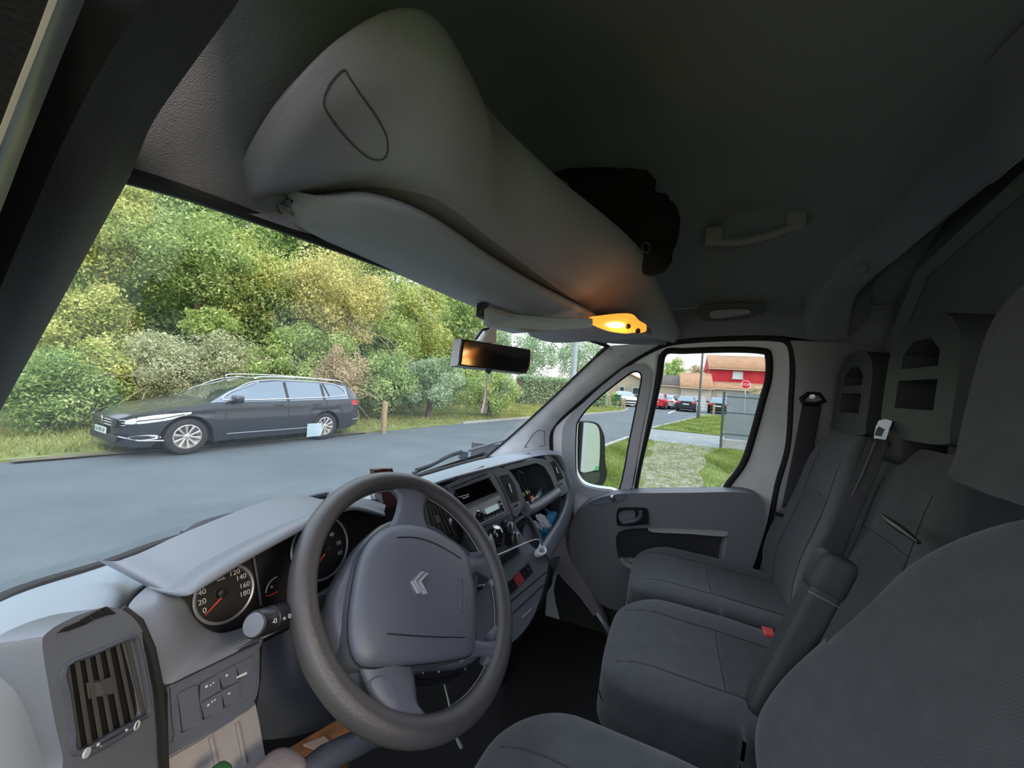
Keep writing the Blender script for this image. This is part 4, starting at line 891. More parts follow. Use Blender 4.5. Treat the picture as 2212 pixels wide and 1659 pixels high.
mk('visor_edge', tube(cr(VL, 6)[2:], [.002]*3+[.004]*(len(cr(VL, 6))-5), 8), MT['dash2'], SV)
mk('visor_clip', tube([g(708, 499, Z=1.934), g(722, 510, Z=1.934), g(734, 520, Z=1.936)], [.002, .005, .004], 8), MT['dash2'], SV)
None and mk('visor_hinge', tube([g(880, 440, Z=1.975), g(905, 452, Z=1.975)], .008, 8), MT['dash2'], SV)
mk('visor_clip', tube([g(1080, 668, Z=1.94), g(1105, 672, Z=1.94)], [.004, .007], 8), MT['dash2'], SV)
SV2 = thing('sun_visor', g(1150, 692, Z=1.925), 'folded passenger sun visor, coloured paler for windscreen light, a short bright strip below the shelf', 'sun visor')
q = [g(x, y, Z=z) for x, y, z in ((1048, 658, 1.93), (1110, 676, 1.93), (1200, 685, 1.925), (1282, 686, 1.92), (1276, 694, 1.912), (1190, 702, 1.905), (1108, 708, 1.905), (1044, 690, 1.91))]
mk('visor_panel', slab(q, .02), mat('visor_lit_pale', (.42, .42, .43), .7), SV2, bevel=.004)  # paler than the driver visor: windscreen light put into the colour
mk('visor_end', slab([g(x, y, Z=z) for x, y, z in ((1030, 656, 1.925), (1048, 658, 1.928), (1044, 691, 1.908), (1100, 709, 1.903), (1026, 684, 1.90))], .012), MT['black'], SV2, bevel=.002)
# lamp console
lc = [g(x, y, Z=z+.012) for x, y, z in ((1140, 706, 1.918), (1270, 690, 1.925), (1320, 684, 1.93), (1385, 700, 1.935), (1402, 716, 1.93), (1300, 723, 1.912), (1195, 729, 1.905))]
mk('lamp_console', slab(cr(lc, 3, True), .02), MT['shelf'], SH, bevel=.004)
pc = g(1335, 703, Z=1.91); fl = Frame(pc, nrm(nrm(CAM-pc)+V(0, 0, -1.1)))
le = fl.pts([(1271, 694), (1300, 688), (1340, 684), (1366, 686), (1380, 699), (1396, 709), (1392, 716), (1372, 716), (1350, 718), (1305, 711)], .006)
lamp = mk('reading_lamp', pillow(cr(le, 4, True), fl.n, [(1, -.012), (1, .002), (.85, .008), (.5, .011)]), MT['amber'], SH, label='lit amber reading lamp lens')
mk('bulb', pillow(cr(fl.pts([(1308, 700), (1330, 696), (1350, 701), (1340, 708), (1318, 707)], .018), 4, True), fl.n, [(1, 0), (.7, .003), (.3, .004)]), MT['bulb'], lamp)
mk('lamp_switch', lathe(fl.w(*fl.px(1357, 703, .018), .018), fl.n, [(.006, 0), (.006, .006), (.001, .007)], 12), MT['black'], lamp)
mk('lamp_switch', lathe(fl.w(*fl.px(1378, 714, .018), .016), fl.n, [(.006, 0), (.006, .006), (.001, .007)], 12), MT['black'], lamp)
ld = bpy.data.lights.new('reading_lamp_light', 'POINT'); ld.energy = .16; ld.color = (1, .5, .16); ld.shadow_soft_size = .02
lo_ = bpy.data.objects.new('reading_lamp_light', ld); COL.objects.link(lo_); lo_.location = tuple(pc+fl.n*.045)
# black bag lying on the shelf
bagc = g(1335, 470, Z=2.17); sD = np.dot(bagc-CAM, FW)/FOC
parts = []
for dx, dy, rx, ry in ((-90, -55, 75, 45), (-30, -30, 95, 75), (50, 20, 75, 80), (70, 85, 45, 40), (-20, 30, 95, 60), (20, -60, 60, 40), (95, 25, 32, 60)):
    v, f = softbox(8, .85); v = v*V(1, 1, 1); c = g(1335+dx, 470+dy, D=sD*FOC+.05)
    v = v[:, :1]*RT*rx*sD+v[:, 1:2]*UP*ry*sD+v[:, 2:]*FW*.05; v = v*(1+RNG.normal(size=(len(v), 1))*.03)+c; parts.append((v, f))
BG = thing('bag', bagc, 'black cloth bag lying on the overhead shelf', 'bag')
mk('bag_body', join(*parts), MT['bag'], BG, auto=False)
mk('bag_buckle', tube([g(1395+9*math.cos(a), 535+11*math.sin(a), D=sD*FOC-.012) for a in np.linspace(0, 6.0, 14)], .0018, 6), MT['dash2'], BG)
# yellowish cloth edge tucked beside the bag
tag(mk('folded_cloth', tube([g(1195, 385, Z=2.128), g(1215, 405, Z=2.125), g(1240, 440, Z=2.12), g(1258, 470, Z=2.115)], [.006, .012, .012, .008], 8), mat('khaki_cloth', (.10, .09, .06), .9)), 'edge of a khaki cloth poking over the shelf lip beside the black bag', 'cloth')
# grab handles
GH = thing('grab_handle', g(1630, 510, X=.48), 'curved grey grab handle on the ceiling above the passenger door', 'handle')
hx = .47
hp = lambda x, y, o=0: g(x, y, X=hx+o)
mk('grip', tube(cr([hp(1545, 519), hp(1580, 524), (hp(1625, 517)), hp(1670, 506), hp(1712, 490)], 5), .012, 8), MT['shelf'], GH)
for a, b in (((1526, 512), (1556, 520)), ((1700, 484), (1738, 480))):
    p, q = hp(*a), hp(*b); vv, ff = softbox(4, .4); c = (p+q)/2+V(.01, 0, .012); L_ = np.linalg.norm(p-q)
    mk('handle_mount', (vv*V(.02, L_*.62, .028)+c, ff), MT['shelf'], GH)
GH2 = thing('recessed_handle', g(1580, 672, X=.74), 'recessed dark grab handle in the lining just above the passenger door', 'handle')
fr2 = Frame(g(1580, 672, X=.762), (-1, 0, -.35))
mk('recess', slab(cr(fr2.pts([(1508, 668), (1522, 658), (1575, 654), (1640, 655), (1652, 664), (1640, 678), (1590, 690), (1530, 692), (1514, 682)]), 4, True), .01), mat('recess_dark', (.10, .105, .11), .8), GH2, bevel=.004)
mk('grip', slab(cr(fr2.pts([(1535, 672), (1580, 667), (1615, 668), (1618, 676), (1580, 683), (1540, 687)], .012), 3, True), .012), MT['shelf'], GH2, bevel=.004)
# ================================================================ MIRRORS
mc = g(1070, 770, Y=.40); MR = thing('rear_view_mirror', mc, 'rear-view mirror on the windscreen reflecting the amber lamp', 'mirror')
_mp = g(1040, 757, Y=.40); fm = Frame(mc, nrm(nrm(CAM-_mp)+nrm(g(1335, 703, Z=1.915)-_mp)), up=(-.06, 0, 1))
mo = [(1001, 737), (1008, 734), (1070, 744), (1138, 755), (1145, 761), (1143, 790), (1136, 804), (1128, 805), (1060, 797), (1000, 789), (995, 782)]
mk('mirror_shell', slab(cr(fm.pts([(x+(-5 if x < 1050 else 1), y+(1 if y > 770 else -1)) for x, y in mo]), 2, True), .022, n=fm.n), MT['lightgrey'], MR, bevel=.006)
mk('mirror_rim', slab(cr(fm.pts(mo, .003), 3, True), .004, n=fm.n), MT['rubber'], MR, bevel=.001)
mk('mirror_glass', slab(cr(fm.pts([(1070+(x-1070)*.965, 770+(y-770)*.92) for x, y in mo], .0045), 3, True), .002, n=fm.n), MT['mirror'], MR, smooth=False)
st = hit(WT, 1052, 700, .004)
mk('stem', tube([fm.w(0, .0, -.02), mid(fm.w(0, .03, -.03), st, .5), g(1050, 722, Y=.45)], .012, 8), MT['dash2'], MR)
mk('mirror_mount', slab([g(*p, Y=.452) for p in ((1026, 736), (1041, 714), (1052, 708), (1058, 712), (1058, 742), (1034, 738))], .02), MT['pillar'], MR, bevel=.002)
mk('mount_edge', tube([g(*p, Y=.443) for p in ((1028, 732), (1041, 713), (1055, 709), (1058, 740))], .0035, 6), MT['black'], MR)
mk('dip_lever', tube([fm.w(*fm.px(1058, 797), 0), fm.w(*fm.px(1056, 805), -.005)], .006, 8), MT['black'], MR)
RB = thing('ribbon', g(1052, 800, Y=.42), 'pale pink ribbon hanging below the rear-view mirror', 'ribbon')
def ribbon(pts, w, m, name):
    P = [g(x, y, Y=.405) for x, y in pts]; sd = .5*np.array(w)
    rr_ = [[p+RT*(-s), p+RT*s] for p, s in zip(cr(P, 4), np.interp(np.linspace(0, 1, len(cr(P, 4))), np.linspace(0, 1, len(w)), sd))]
    mk(name, grid(rr_), m, RB, solid=.0012)
MPK = mat('pink_ribbon', (.9, .62, .72), .7)
ribbon([(1055, 797), (1052, 812), (1050, 820)], [.004, .003, .003], MT['white'], 'ribbon_knot')
ribbon([(1050, 818), (1050, 845), (1048, 865), (1042, 893)], [.003, .006, .007, .008], MPK, 'ribbon_tail')
ribbon([(1060, 802), (1061, 814), (1061, 826)], [.003, .004, .003], MT['white'], 'ribbon_tail')
# wing mirror outside the passenger door
wc = g(1275, 975, X=1.12); fw = Frame(wc, nrm((-.672, -.74, .0)))
WM = thing('wing_mirror', wc, 'black wing mirror outside the passenger door reflecting the white van side', 'mirror')
ho = [(1236, 925), (1244, 911), (1259, 908), (1289, 912), (1302, 932), (1306, 952), (1307, 998), (1311, 1025), (1303, 1047), (1290, 1055), (1262, 1052), (1240, 1040), (1234, 990)]
hv = cr(fw.pts(ho), 4, True); cc_ = np.array(hv).mean(0)
hrows = [[cc_+(p-cc_)*s-fw.n*h for p in hv] for s, h in ((.97, -.006), (1, 0), (1.02, .02), (.95, .07), (.7, .10), (.3, .115))]
v_, f_ = grid(hrows, cv=True); v_ = list(v_); L_ = len(hv); f_.append([5*L_+j for j in range(L_)]); f_.append(list(range(L_))[::-1])
mk('mirror_housing', (np.array(v_), f_), MT['black'], WM)
mk('mirror_glass', slab(cr(fw.pts([(1256, 914), (1282, 915), (1293, 926), (1296, 952), (1294, 1006), (1287, 1015), (1249, 1015), (1247, 935)], .008), 3, True), .002, n=fw.n), MT['mirror2'], WM, smooth=False)
mk('wide_angle_glass', slab(cr(fw.pts([(1250, 1024), (1292, 1020), (1296, 1028), (1290, 1042), (1275, 1046), (1252, 1038)], .008), 3, True), .002, n=nrm(fw.n+V(0, 0, -.1))), MT['mirror'], WM, smooth=False)
mk('sticker', slab(fw.pts([(1286, 1008), (1294, 1007), (1293, 1016), (1287, 1016)], .0095), .0008, n=fw.n), mat('green_sticker', (.1, .7, .2), .5), WM, smooth=False)
mk('mirror_arm', tube([fw.w(*fw.px(1262, 1045, -.05), -.05), V(.95, wc[1]+.02, 1.27)], .022, 8), MT['black'], WM)
# windscreen stickers and wipers
def sticker(pts, label, m, name='sticker', parent=None):
    P = [hit(WT, *p, .002) for p in pts]
    if any(p is None for p in P): return
    tag(mk(name, slab(P, .0006), m, smooth=False), label, 'sticker')
def filmmat():
    m = glassmat('pale_film', (.8, .92, .95), .2, dirt=.5); return m
sticker([(663, 914), (694, 912), (692, 940), (661, 943)], 'small translucent pale square sticker on the windscreen in front of the parked car', filmmat())
sticker([(1078, 940), (1100, 935), (1094, 948), (1068, 952)], 'small whitish green sticker at the lower right corner of the windscreen', mat('sticker_print', (.4, .6, .5), .5))
def wiper(pts, blade, label):
    P = [g(x, y, Y=Y) for x, y, Y in pts]
    t = thing('wiper', P[0], label, 'wiper', None)
    mk('wiper_arm', tube(cr(P, 5), .008, 8), MT['rubber'], t)
    Q = [g(x, y, Y=Y) for x, y, Y in blade]; mk('wiper_blade', tube(cr(Q, 5), .006, 6), MT['dash2'], t)
    c = P[0]; mk('wiper_pivot', lathe(c-V(0, 0, .03), (0, -.2, 1), [(.02, 0), (.018, .035), (.001, .04)], 12), MT['dash2'], t)
wiper([(712, 1070, .80), (690, 1072, .80), (600, 1095, .80), (520, 1122, .80)], [(700, 1068, .80), (560, 1098, .80), (440, 1128, .80), (395, 1152, .79)], 'black wiper lying along the foot of the windscreen behind the steering wheel')
wiper([(1000, 975, .80), (975, 983, .80), (930, 1005, .80), (900, 1016, .80)], [(1098, 948, .80), (1030, 968, .80), (960, 990, .80), (893, 1022, .80)], 'black wiper near the right foot of the windscreen')
# ================================================================ DASHBOARD
DB = thing('dashboard', (0, .55, 1.3), 'long grey moulded dashboard with vents, dials, radio and open trays', 'dashboard')
gy = lambda L: [g(x, y, Y=Y) for x, y, Y in L]
# deck between windscreen and front crest
dA = [V(-.84, .66, 1.43)]+[g(x, y, Z=z)+V(0, .03, -.01) for x, y, z in ((0, 1300, 1.43), (229, 1222, 1.42), (400, 1163, 1.415), (677, 1097, 1.41), (926, 1026, 1.405), (1052, 990, 1.40))]+[V(.86, .62, 1.42)]
dB = [g(-90, 1428, Y=.47)]+gy([(60, 1390, .47), (225, 1312, .50), (330, 1250, .62), (600, 1122, .64), (850, 1068, .60), (1000, 1022, .46), (1192, 976, .46)])
dB[-1] = g(1192, 976, Y=.46)
dM = [mid(a, b, .5, V(0, 0, .008)) for a, b in zip(dA, dB)]
dC = [p+V(0, -.02, -.05) for p in dB]; dC[0] = dB[0]+V(0, .02, -.02)
for k in range(3, len(dB)): dC[k] = dB[k]+V(0, .02, -.02)
dkf = loft([dA, dM, dB, dC], 5, 6); mk('deck', dkf, MT['deck'], DB, auto=False); DT = bvh(dkf)
# left end pad
e0 = gy([(-90, 1360, .62), (-80, 1425, .455), (-75, 1500, .418), (-70, 1620, .405), (-60, 1780, .40)])
e1 = [g(30, 1330, Y=.60), g(40, 1396, Y=.465), g(50, 1470, Y=.428), g(70, 1600, Y=.415), g(85, 1760, Y=.41)]
e2 = [g(150, 1310, Y=.56), g(140, 1368, Y=.475), g(150, 1450, Y=.46), g(170, 1600, Y=.45), g(180, 1720, Y=.44)]
mk('end_pad', loft([e0, e1, e2], 5, 5), MT['deck'], DB, auto=False)
# ---- left vent pod
PA, PB = g(140, 1440, Y=.415), g(285, 1378, Y=.455)
FV_ = Frame((PA+PB)/2, np.cross(nrm(PB-PA), nrm((0, .10, 1))), up=nrm((0, .10, 1)))
pod = [(91, 1392), (100, 1368), (140, 1342), (190, 1322), (235, 1312), (272, 1322), (300, 1350), (322, 1400), (338, 1480), (346, 1560), (350, 1640), (350, 1730), (150, 1730), (136, 1640), (118, 1560), (102, 1470)]
gro = [(138, 1442), (200, 1412), (284, 1377), (297, 1392), (308, 1440), (318, 1500), (321, 1540), (300, 1556), (240, 1588), (166, 1628), (156, 1580), (146, 1510)]
po = cr(FV_.pts(pod, .0), 4, True); go_ = cr(FV_.pts(gro, .0), 3, True)
pv = mk('air_vent', slab(po, .03, [go_], n=FV_.n), MT['dash'], DB, bevel=.007, seg=3, angle=30)
mk('vent_well', slab([p-FV_.n*.010 for p in cr(FV_.pts([(120, 1432), (284, 1360), (330, 1540), (150, 1650)], 0), 1, True)], .004, n=FV_.n), MT['rubber'], pv, smooth=False)
def bars(fr, tl, tr, br, bl, n, w, h0, h1, m, parent, name='slat', bend=0):
    for k in range(n):
        q = (k+.5)/n
        a = V(*tl)+(V(*tr)-V(*tl))*q; b = V(*bl)+(V(*br)-V(*bl))*q
        ps = []
        for t in (0, .5, 1):
            p = a+(b-a)*t; u_, v_ = fr.px(p[0], p[1], h1); ps.append(fr.w(u_+bend*(1-(2*t-1)**2), v_, h1))
        rows = []
        for p in cr(ps, 3): rows.append([p-fr.u*w/2, p+fr.u*w/2, p+fr.u*w/2-fr.n*(h1-h0), p-fr.u*w/2-fr.n*(h1-h0)])
        v, f = grid(rows, cv=True); L = len(rows); f += [[0, 1, 2, 3], [4*(L-1)+3, 4*(L-1)+2, 4*(L-1)+1, 4*(L-1)]]
        mk(name, (v, f), m, parent, smooth=False)
M_SLAT = mat('vent_slat', (.085, .082, .08), .4)
bars(FV_, (136, 1440), (288, 1374), (326, 1540), (162, 1630), 7, .0026, -.0035, -.002, M_SLAT, pv)
for t_ in (.2, .4, .6, .8):
    a = V(138, 1442)+(V(164, 1628)-V(138, 1442))*t_; b = V(288, 1376)+(V(324, 1540)-V(288, 1376))*t_
    mk('cross_slat', tube(FV_.pts([tuple(a), tuple(b)], -.017), .002, 4), MT['black'], pv, smooth=False)
mk('vent_tab', slab(cr(FV_.pts([(220, 1472), (238, 1466), (243, 1496), (224, 1502)], .003), 1, True), .01, n=FV_.n), M_SLAT, pv, bevel=.001)
mk('grille_rim', tube(cr(FV_.pts(gro, .001), 3, True), .0022, 6, closed=True), MT['dash2'], pv)
for q4 in (((126, 1367), (143, 1354), (155, 1350), (149, 1363)), ((150, 1362), (158, 1348), (172, 1342), (178, 1352)), ((181, 1351), (176, 1339), (193, 1329), (203, 1340)), ((207, 1338), (197, 1327), (215, 1317), (230, 1330)), ((233, 1329), (219, 1315), (231, 1310), (252, 1326))):
    mk('defroster_slot', slab(FV_.pts(q4, .0012), .002, n=FV_.n), MT['rubber'], pv, smooth=False)
mk('thumbwheel_track', tube(FV_.pts([(185, 1632), (245, 1600), (295, 1568)], .002), .0028, 6), MT['dash2'], pv)
mk('thumbwheel_dot', lathe(FV_.w(*FV_.px(188, 1626, .004), .003), FV_.n, [(.0035, 0), (.0035, .0015), (.001, .0016)], 12), MT['print'], pv)
for x, y in ((214, 1608), (218, 1614), (275, 1577)): mk('thumbwheel_mark', lathe(FV_.w(*FV_.px(x, y, .004), .003), FV_.n, [(.0013, 0), (.001, .0012)], 8), MT['print'], pv)
mk('thumbwheel_ring', tube([FV_.w(*(np.array(FV_.px(293, 1567, .004))+.0032*V(math.cos(a), math.sin(a))), .005) for a in np.linspace(0, 6.28, 13)[:-1]], .0008, 5, closed=True), MT['print'], pv)
mk('panel_gap', tube(gy([(262, 1316, .475), (300, 1345, .468), (326, 1405, .462), (344, 1490, .458), (352, 1580, .455), (356, 1680, .45)]), .004, 6), MT['rubber'], DB)
# ---- panel round the dials
r0 = gy([(385, 1284, .49), (400, 1302, .49), (420, 1337, .49), (450, 1366, .49), (492, 1374, .49), (548, 1356, .49), (612, 1328, .495), (700, 1284, .50), (790, 1220, .50)])
r2 = gy([(316, 1268, .53), (275, 1318, .49), (318, 1388, .465), (350, 1475, .46), (420, 1452, .455), (556, 1386, .46), (640, 1345, .465), (720, 1310, .47), (800, 1262, .47)])
r1 = [mid(a, b, .5, V(0, -.006, .004)) for a, b in zip(r0, r2)]; rr0 = [p+V(.0, .035, -.03) for p in r0]
mk('dial_surround', loft([rr0, [p+V(0, .012, -.001) for p in r0], r0, r1, r2], 4, 5), MT['dash'], DB, auto=False)
FS = Frame(g(450, 1480, Y=.462), (-.12, -1, .06))
sw_o = [(346, 1474), (365, 1466), (556, 1383), (560, 1400), (559, 1480), (548, 1515), (536, 1534), (356, 1636), (350, 1600)]
mk('switch_surround', slab(cr(FS.pts(sw_o), 2, True), .03, n=FS.n), MT['dash2'], DB, bevel=.003)
swp = mk('switch_panel', slab(cr(FS.pts([(368, 1488), (380, 1476), (550, 1396), (555, 1402), (553, 1476), (538, 1506), (384, 1596), (376, 1590)], .003), 3, True), .004, n=FS.n), MT['dash2'], DB, bevel=.0012)
mk('panel_groove', tube(cr(FS.pts([(362, 1640), (360, 1500), (372, 1476), (558, 1386)], .001), 4), .0012, 5), MT['rubber'], DB)
for (x0, y0, x1, y1, x2, y2, x3, y3) in ((386, 1500, 424, 1482, 430, 1560, 394, 1582), (430, 1478, 470, 1458, 475, 1490, 434, 1514), (436, 1520, 476, 1496, 480, 1532, 440, 1554), (474, 1456, 508, 1438, 512, 1470, 479, 1488), (480, 1494, 513, 1476, 515, 1510, 484, 1528), (512, 1436, 545, 1420, 546, 1450, 516, 1466)):
    mk('switch', slab(cr(FS.pts([(x0, y0), (x1, y1), (x2, y2), (x3, y3)], .0065), 1, True), .004, n=FS.n), MT['dash2'], swp, bevel=.001, label=None)
for x, y, r in ((446, 1483, .0015), (455, 1480, .001), (461, 1475, .001), (490, 1459, .0014), (450, 1523, .0014), (458, 1516, .001), (464, 1512, .001), (495, 1498, .0013)):
    mk('switch_symbol', lathe(FS.w(*FS.px(x, y, .0066), .0066), FS.n, [(r, 0), (r*.8, .0005)], 8), MT['print'], swp)
mk('switch_symbol', slab(FS.pts([(511, 1462), (533, 1451), (534, 1456), (512, 1466)], .0070), .0006, n=FS.n), MT['print'], swp, smooth=False)
# ---- light storage pocket below
FP_ = Frame(g(450, 1600, Y=.47), (-.1, -1, .0))
mk('storage_pocket', slab(FP_.pts([(300, 1672), (545, 1528), (552, 1560), (566, 1640), (590, 1740), (280, 1740)], -.02), .02, n=FP_.n), MT['lightgrey'], DB, bevel=.004)
mk('pocket_edge', tube(FP_.pts([(310, 1662), (430, 1594), (505, 1548)], -.014), .0035, 8), MT['dash'], DB)
for a, b in (((455, 1590), (470, 1660)), ((512, 1560), (530, 1650))): mk('pocket_rib', tube(FP_.pts([a, b], -.019), .003, 6), MT['lightgrey'], DB)
# ---- hood
h0 = gy([(325, 1267, .545), (360, 1243, .58), (430, 1203, .60), (540, 1158, .60), (677, 1108, .60), (740, 1090, .60), (800, 1082, .58), (835, 1092, .55)])
h1 = gy([(322, 1270, .52), (384, 1275, .468), (440, 1236, .468), (520, 1188, .47), (600, 1146, .475), (690, 1104, .485), (760, 1084, .50), (830, 1104, .52)])
h2 = gy([(326, 1272, .52), (390, 1284, .466), (447, 1258, .464), (520, 1214, .466), (600, 1170, .47), (690, 1124, .482), (760, 1102, .50), (822, 1116, .52)])
hm = [mid(a, b, .5, V(0, 0, .006)) for a, b in zip(h0, h1)]; h3 = [p+V(0, .13, .004) for p in h2]
mk('dial_hood', loft([h0, hm, h1, h2, h3], 5, 6), MT['dash'], DB, auto=False)
# ---- dials
FC = Frame(g(590, 1240, Y=.565), (-.10, -.93, .34))
cl = [(380, 1280), (447, 1238), (560, 1175), (690, 1110), (800, 1085), (850, 1120), (840, 1190), (780, 1240), (700, 1292), (600, 1340), (500, 1385), (430, 1375), (395, 1330)]
cp = mk('instrument_cluster', slab(cr(FC.pts(cl), 3, True), .01, n=FC.n), MT['dial'], DB, smooth=False)
def dial(cx, cy, ex, ey):
    c = V(*FC.px(cx, cy)); r = np.linalg.norm(V(*FC.px(ex, ey))-c)
    mk('dial_ring', tube([FC.w(c[0]+r*math.cos(a), c[1]+r*math.sin(a), .006) for a in np.linspace(0, 2*math.pi, 49)[:-1]], .0022, 6, closed=True), mat('dial_ring', (.30, .30, .33), .35, metal=.5), cp)
    mk('dial_face', lathe(FC.w(c[0], c[1], .001), FC.n, [(r, 0), (r, .001), (.001, .001)], 40), MT['dial'], cp)
    return c, r
c, r = dial(482, 1282, 480, 1344)
for s, x, y in (('0', 235, 935), ('20', 205, 832), ('40', 203, 717), ('60', 250, 607), ('80', 357, 503), ('100', 490, 458), ('120', 592, 482), ('140', 670, 536), ('160', 713, 632), ('180', 715, 728)):
    u_, v_ = FC.px(400+x/5.53, 1150+y/5.53, .003); text('dial_number', s, FC, u_, v_, .0098, MT['print'], cp, h=.0025)
u_, v_ = FC.px(478, 1251, .003); text('dial_text', 'km/h', FC, u_, v_, .005, MT['print'], cp, h=.0025)
T_ = []
for k in range(37):
    a = math.radians(222-k*6.6); T_.append(slab([FC.w(c[0]+q*math.cos(a)-w_*math.sin(a), c[1]+q*math.sin(a)+w_*math.cos(a), .003) for q, w_ in ((r*.93, .0003), (r*.93, -.0003), (r*.985, -.0003), (r*.985, .0003))], .0004, n=FC.n))
mk('dial_tick', join(*T_), MT['print'], cp, smooth=False, kind='stuff')
def needle(a, b, w=.0016):
    p, q = FC.w(*FC.px(*a, .006), .006), FC.w(*FC.px(*b, .006), .006); mk('needle', tube([p, q], [w, w*.5], 6, flat=.5), mat('needle_red', (.85, .05, .04), .4), cp)
needle((481, 1288), (443, 1329)); mk('needle_hub', lathe(FC.w(*FC.px(479, 1281, .004), .003), FC.n, [(.007, 0), (.006, .006), (.001, .007)], 16), MT['black'], cp)
c2, r2_ = dial(689, 1183, 744, 1189)
for s, x, y in (('40', 717, 1155), ('50', 732, 1173), ('60', 735, 1194), ('10', 655, 1212), ('20', 655, 1190), ('30', 672, 1166)):
    u_, v_ = FC.px(x, y, .003); text('dial_number', s, FC, u_, v_, .0098, MT['print'], cp, h=.0025)
needle((702, 1196), (686, 1219)); mk('needle_hub', lathe(FC.w(*FC.px(704, 1188, .004), .003), FC.n, [(.007, 0), (.006, .006), (.001, .007)], 16), MT['black'], cp)
mk('fuel_scale', tube(cr([FC.w(*FC.px(x, y, .003), .003) for x, y in ((574, 1281), (578, 1266), (586, 1254), (598, 1246))], 4), .0011, 5), MT['print'], cp)
mk('fuel_scale_red', tube([FC.w(*FC.px(x, y, .003), .003) for x, y in ((575, 1287), (584, 1286), (599, 1278))], .0011, 5), MT['red'], cp)
mk('fuel_symbol', lathe(FC.w(*FC.px(587, 1268, .003), .003), FC.n, [(.002, 0), (.0015, .001)], 8), MT['print'], cp)
mk('cluster_divider', tube([FC.w(*FC.px(x, y, .004), .004) for x, y in ((546, 1190), (556, 1250), (564, 1308))], .0025, 6), mat('divider', (.03, .03, .035), .5), cp)
# ---- centre stack
FK = Frame(g(1045, 1100, Y=.445), (-.16, -1, .22))
so = [(955, 1060), (968, 1046), (1048, 1010), (1060, 1016), (1078, 1045), (1095, 1085), (1110, 1130), (1120, 1175), (1126, 1205), (1086, 1240), (1060, 1235), (1030, 1180), (1000, 1120)]
bh = [(981, 1058), (1055, 1031), (1059, 1034), (1075, 1062), (1073, 1066), (999, 1094), (995, 1090)]
mk('centre_stack', slab(cr(FK.pts(so), 3, True), .05, [cr(FK.pts(bh), 2, True)], n=FK.n), MT['dash'], DB, bevel=.008, seg=3)
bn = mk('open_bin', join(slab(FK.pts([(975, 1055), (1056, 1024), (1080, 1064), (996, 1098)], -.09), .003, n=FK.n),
    *[grid([[FK.w(*FK.px(*a), -.002), FK.w(*FK.px(*b), -.002)], [FK.w(*FK.px(*a), -.09), FK.w(*FK.px(*b), -.09)]]) for a, b in zip(bh, bh[1:]+bh[:1])]), MT['black'], DB, smooth=False)
mk('bin_frame', tube(FK.pts([(981, 1058), (1055, 1031), (1075, 1063), (999, 1094)], .003), .0022, 5, closed=True), MT['dash2'], DB)
mk('bin_top_gap', tube(FK.pts([(975, 1054), (1052, 1023)], .003), .0015, 5), MT['rubber'], DB)
# radio
FRr = Frame(FK.o, FK.n)
RD = mk('car_radio', slab(FRr.pts([(1008, 1101), (1078, 1071), (1092, 1105), (1028, 1136)], .008), .02, n=FK.n), mat('radio_face', (.50, .54, .56), .3, metal=.2), DB, bevel=.002)
mk('radio_lower', slab(FRr.pts([(1020, 1122), (1086, 1094), (1091, 1104), (1028, 1134)], .0095), .002, n=FK.n), MT['black'], RD, smooth=False)
mk('display', slab(FRr.pts([(1048, 1100), (1075, 1088), (1079, 1098), (1052, 1111)], .0105), .001, n=FK.n), MT['lcd'], RD, smooth=False)
mk('volume_knob', lathe(FRr.w(*FRr.px(1032, 1114, .01), .008), FK.n, [(.011, 0), (.011, .012), (.009, .015), (.001, .016)], 20), MT['gloss'], RD)
mk('knob_ring', lathe(FRr.w(*FRr.px(1032, 1114, .01), .0085), FK.n, [(.0135, 0), (.0135, .002), (.011, .003)], 20), MT['chrome'], RD)
for k in range(5):
    x, y = 1046+k*8.5, 1121-k*3.6; mk('radio_button', slab(FRr.pts([(x, y), (x+6, y-2.6), (x+7, y), (x+1, y+2.8)], .012), .002, n=FK.n), MT['steel'], RD, smooth=False)
for x, y in ((1079, 1085), (1083, 1094)): mk('radio_button', slab(FRr.pts([(x-2, y-3), (x+2, y-4.5), (x+4, y+1), (x-.5, y+2.5)], .012), .002, n=FK.n), MT['black'], RD, smooth=False)
mk('panel_gap', tube(FK.pts([(1038, 1141), (1104, 1112)], .002), .0016, 5), MT['rubber'], DB)
CPn = mk('climate_panel', slab(cr(FK.pts([(1038, 1146), (1102, 1117), (1108, 1130), (1122, 1192), (1118, 1203), (1084, 1230), (1076, 1225)], .003), 2, True), .006, n=FK.n), MT['dash2'], DB, bevel=.002)
def knob(px, py, r, parent, name='rotary_knob'):
    o = FK.w(*FK.px(px, py, .008), .004)
    k = mk(name, lathe(o, FK.n, [(r*1.25, 0), (r*1.2, .006), (r, .008), (r, .022), (r*.85, .026), (.001, .026)], 24), MT['black'], parent)
    mk('knob_ring', tube([o+FK.n*.024+FK.u*r*math.cos(a)+FK.v*r*math.sin(a) for a in np.linspace(0, 6.283, 25)[:-1]], .0014, 5, closed=True), MT['steel'], parent)
    mk('knob_grip', box(o+FK.n*.028, (r*.45, r*1.7, .01), FK), MT['steel'], parent, bevel=.002)
knob(1102, 1162, .019, CPn); knob(1090, 1138, .014, CPn)
mk('vent_slider', slab(FK.pts([(1082, 1204), (1118, 1180), (1121, 1194), (1086, 1222)], .0045), .003, n=FK.n), MT['black'], CPn, smooth=False)
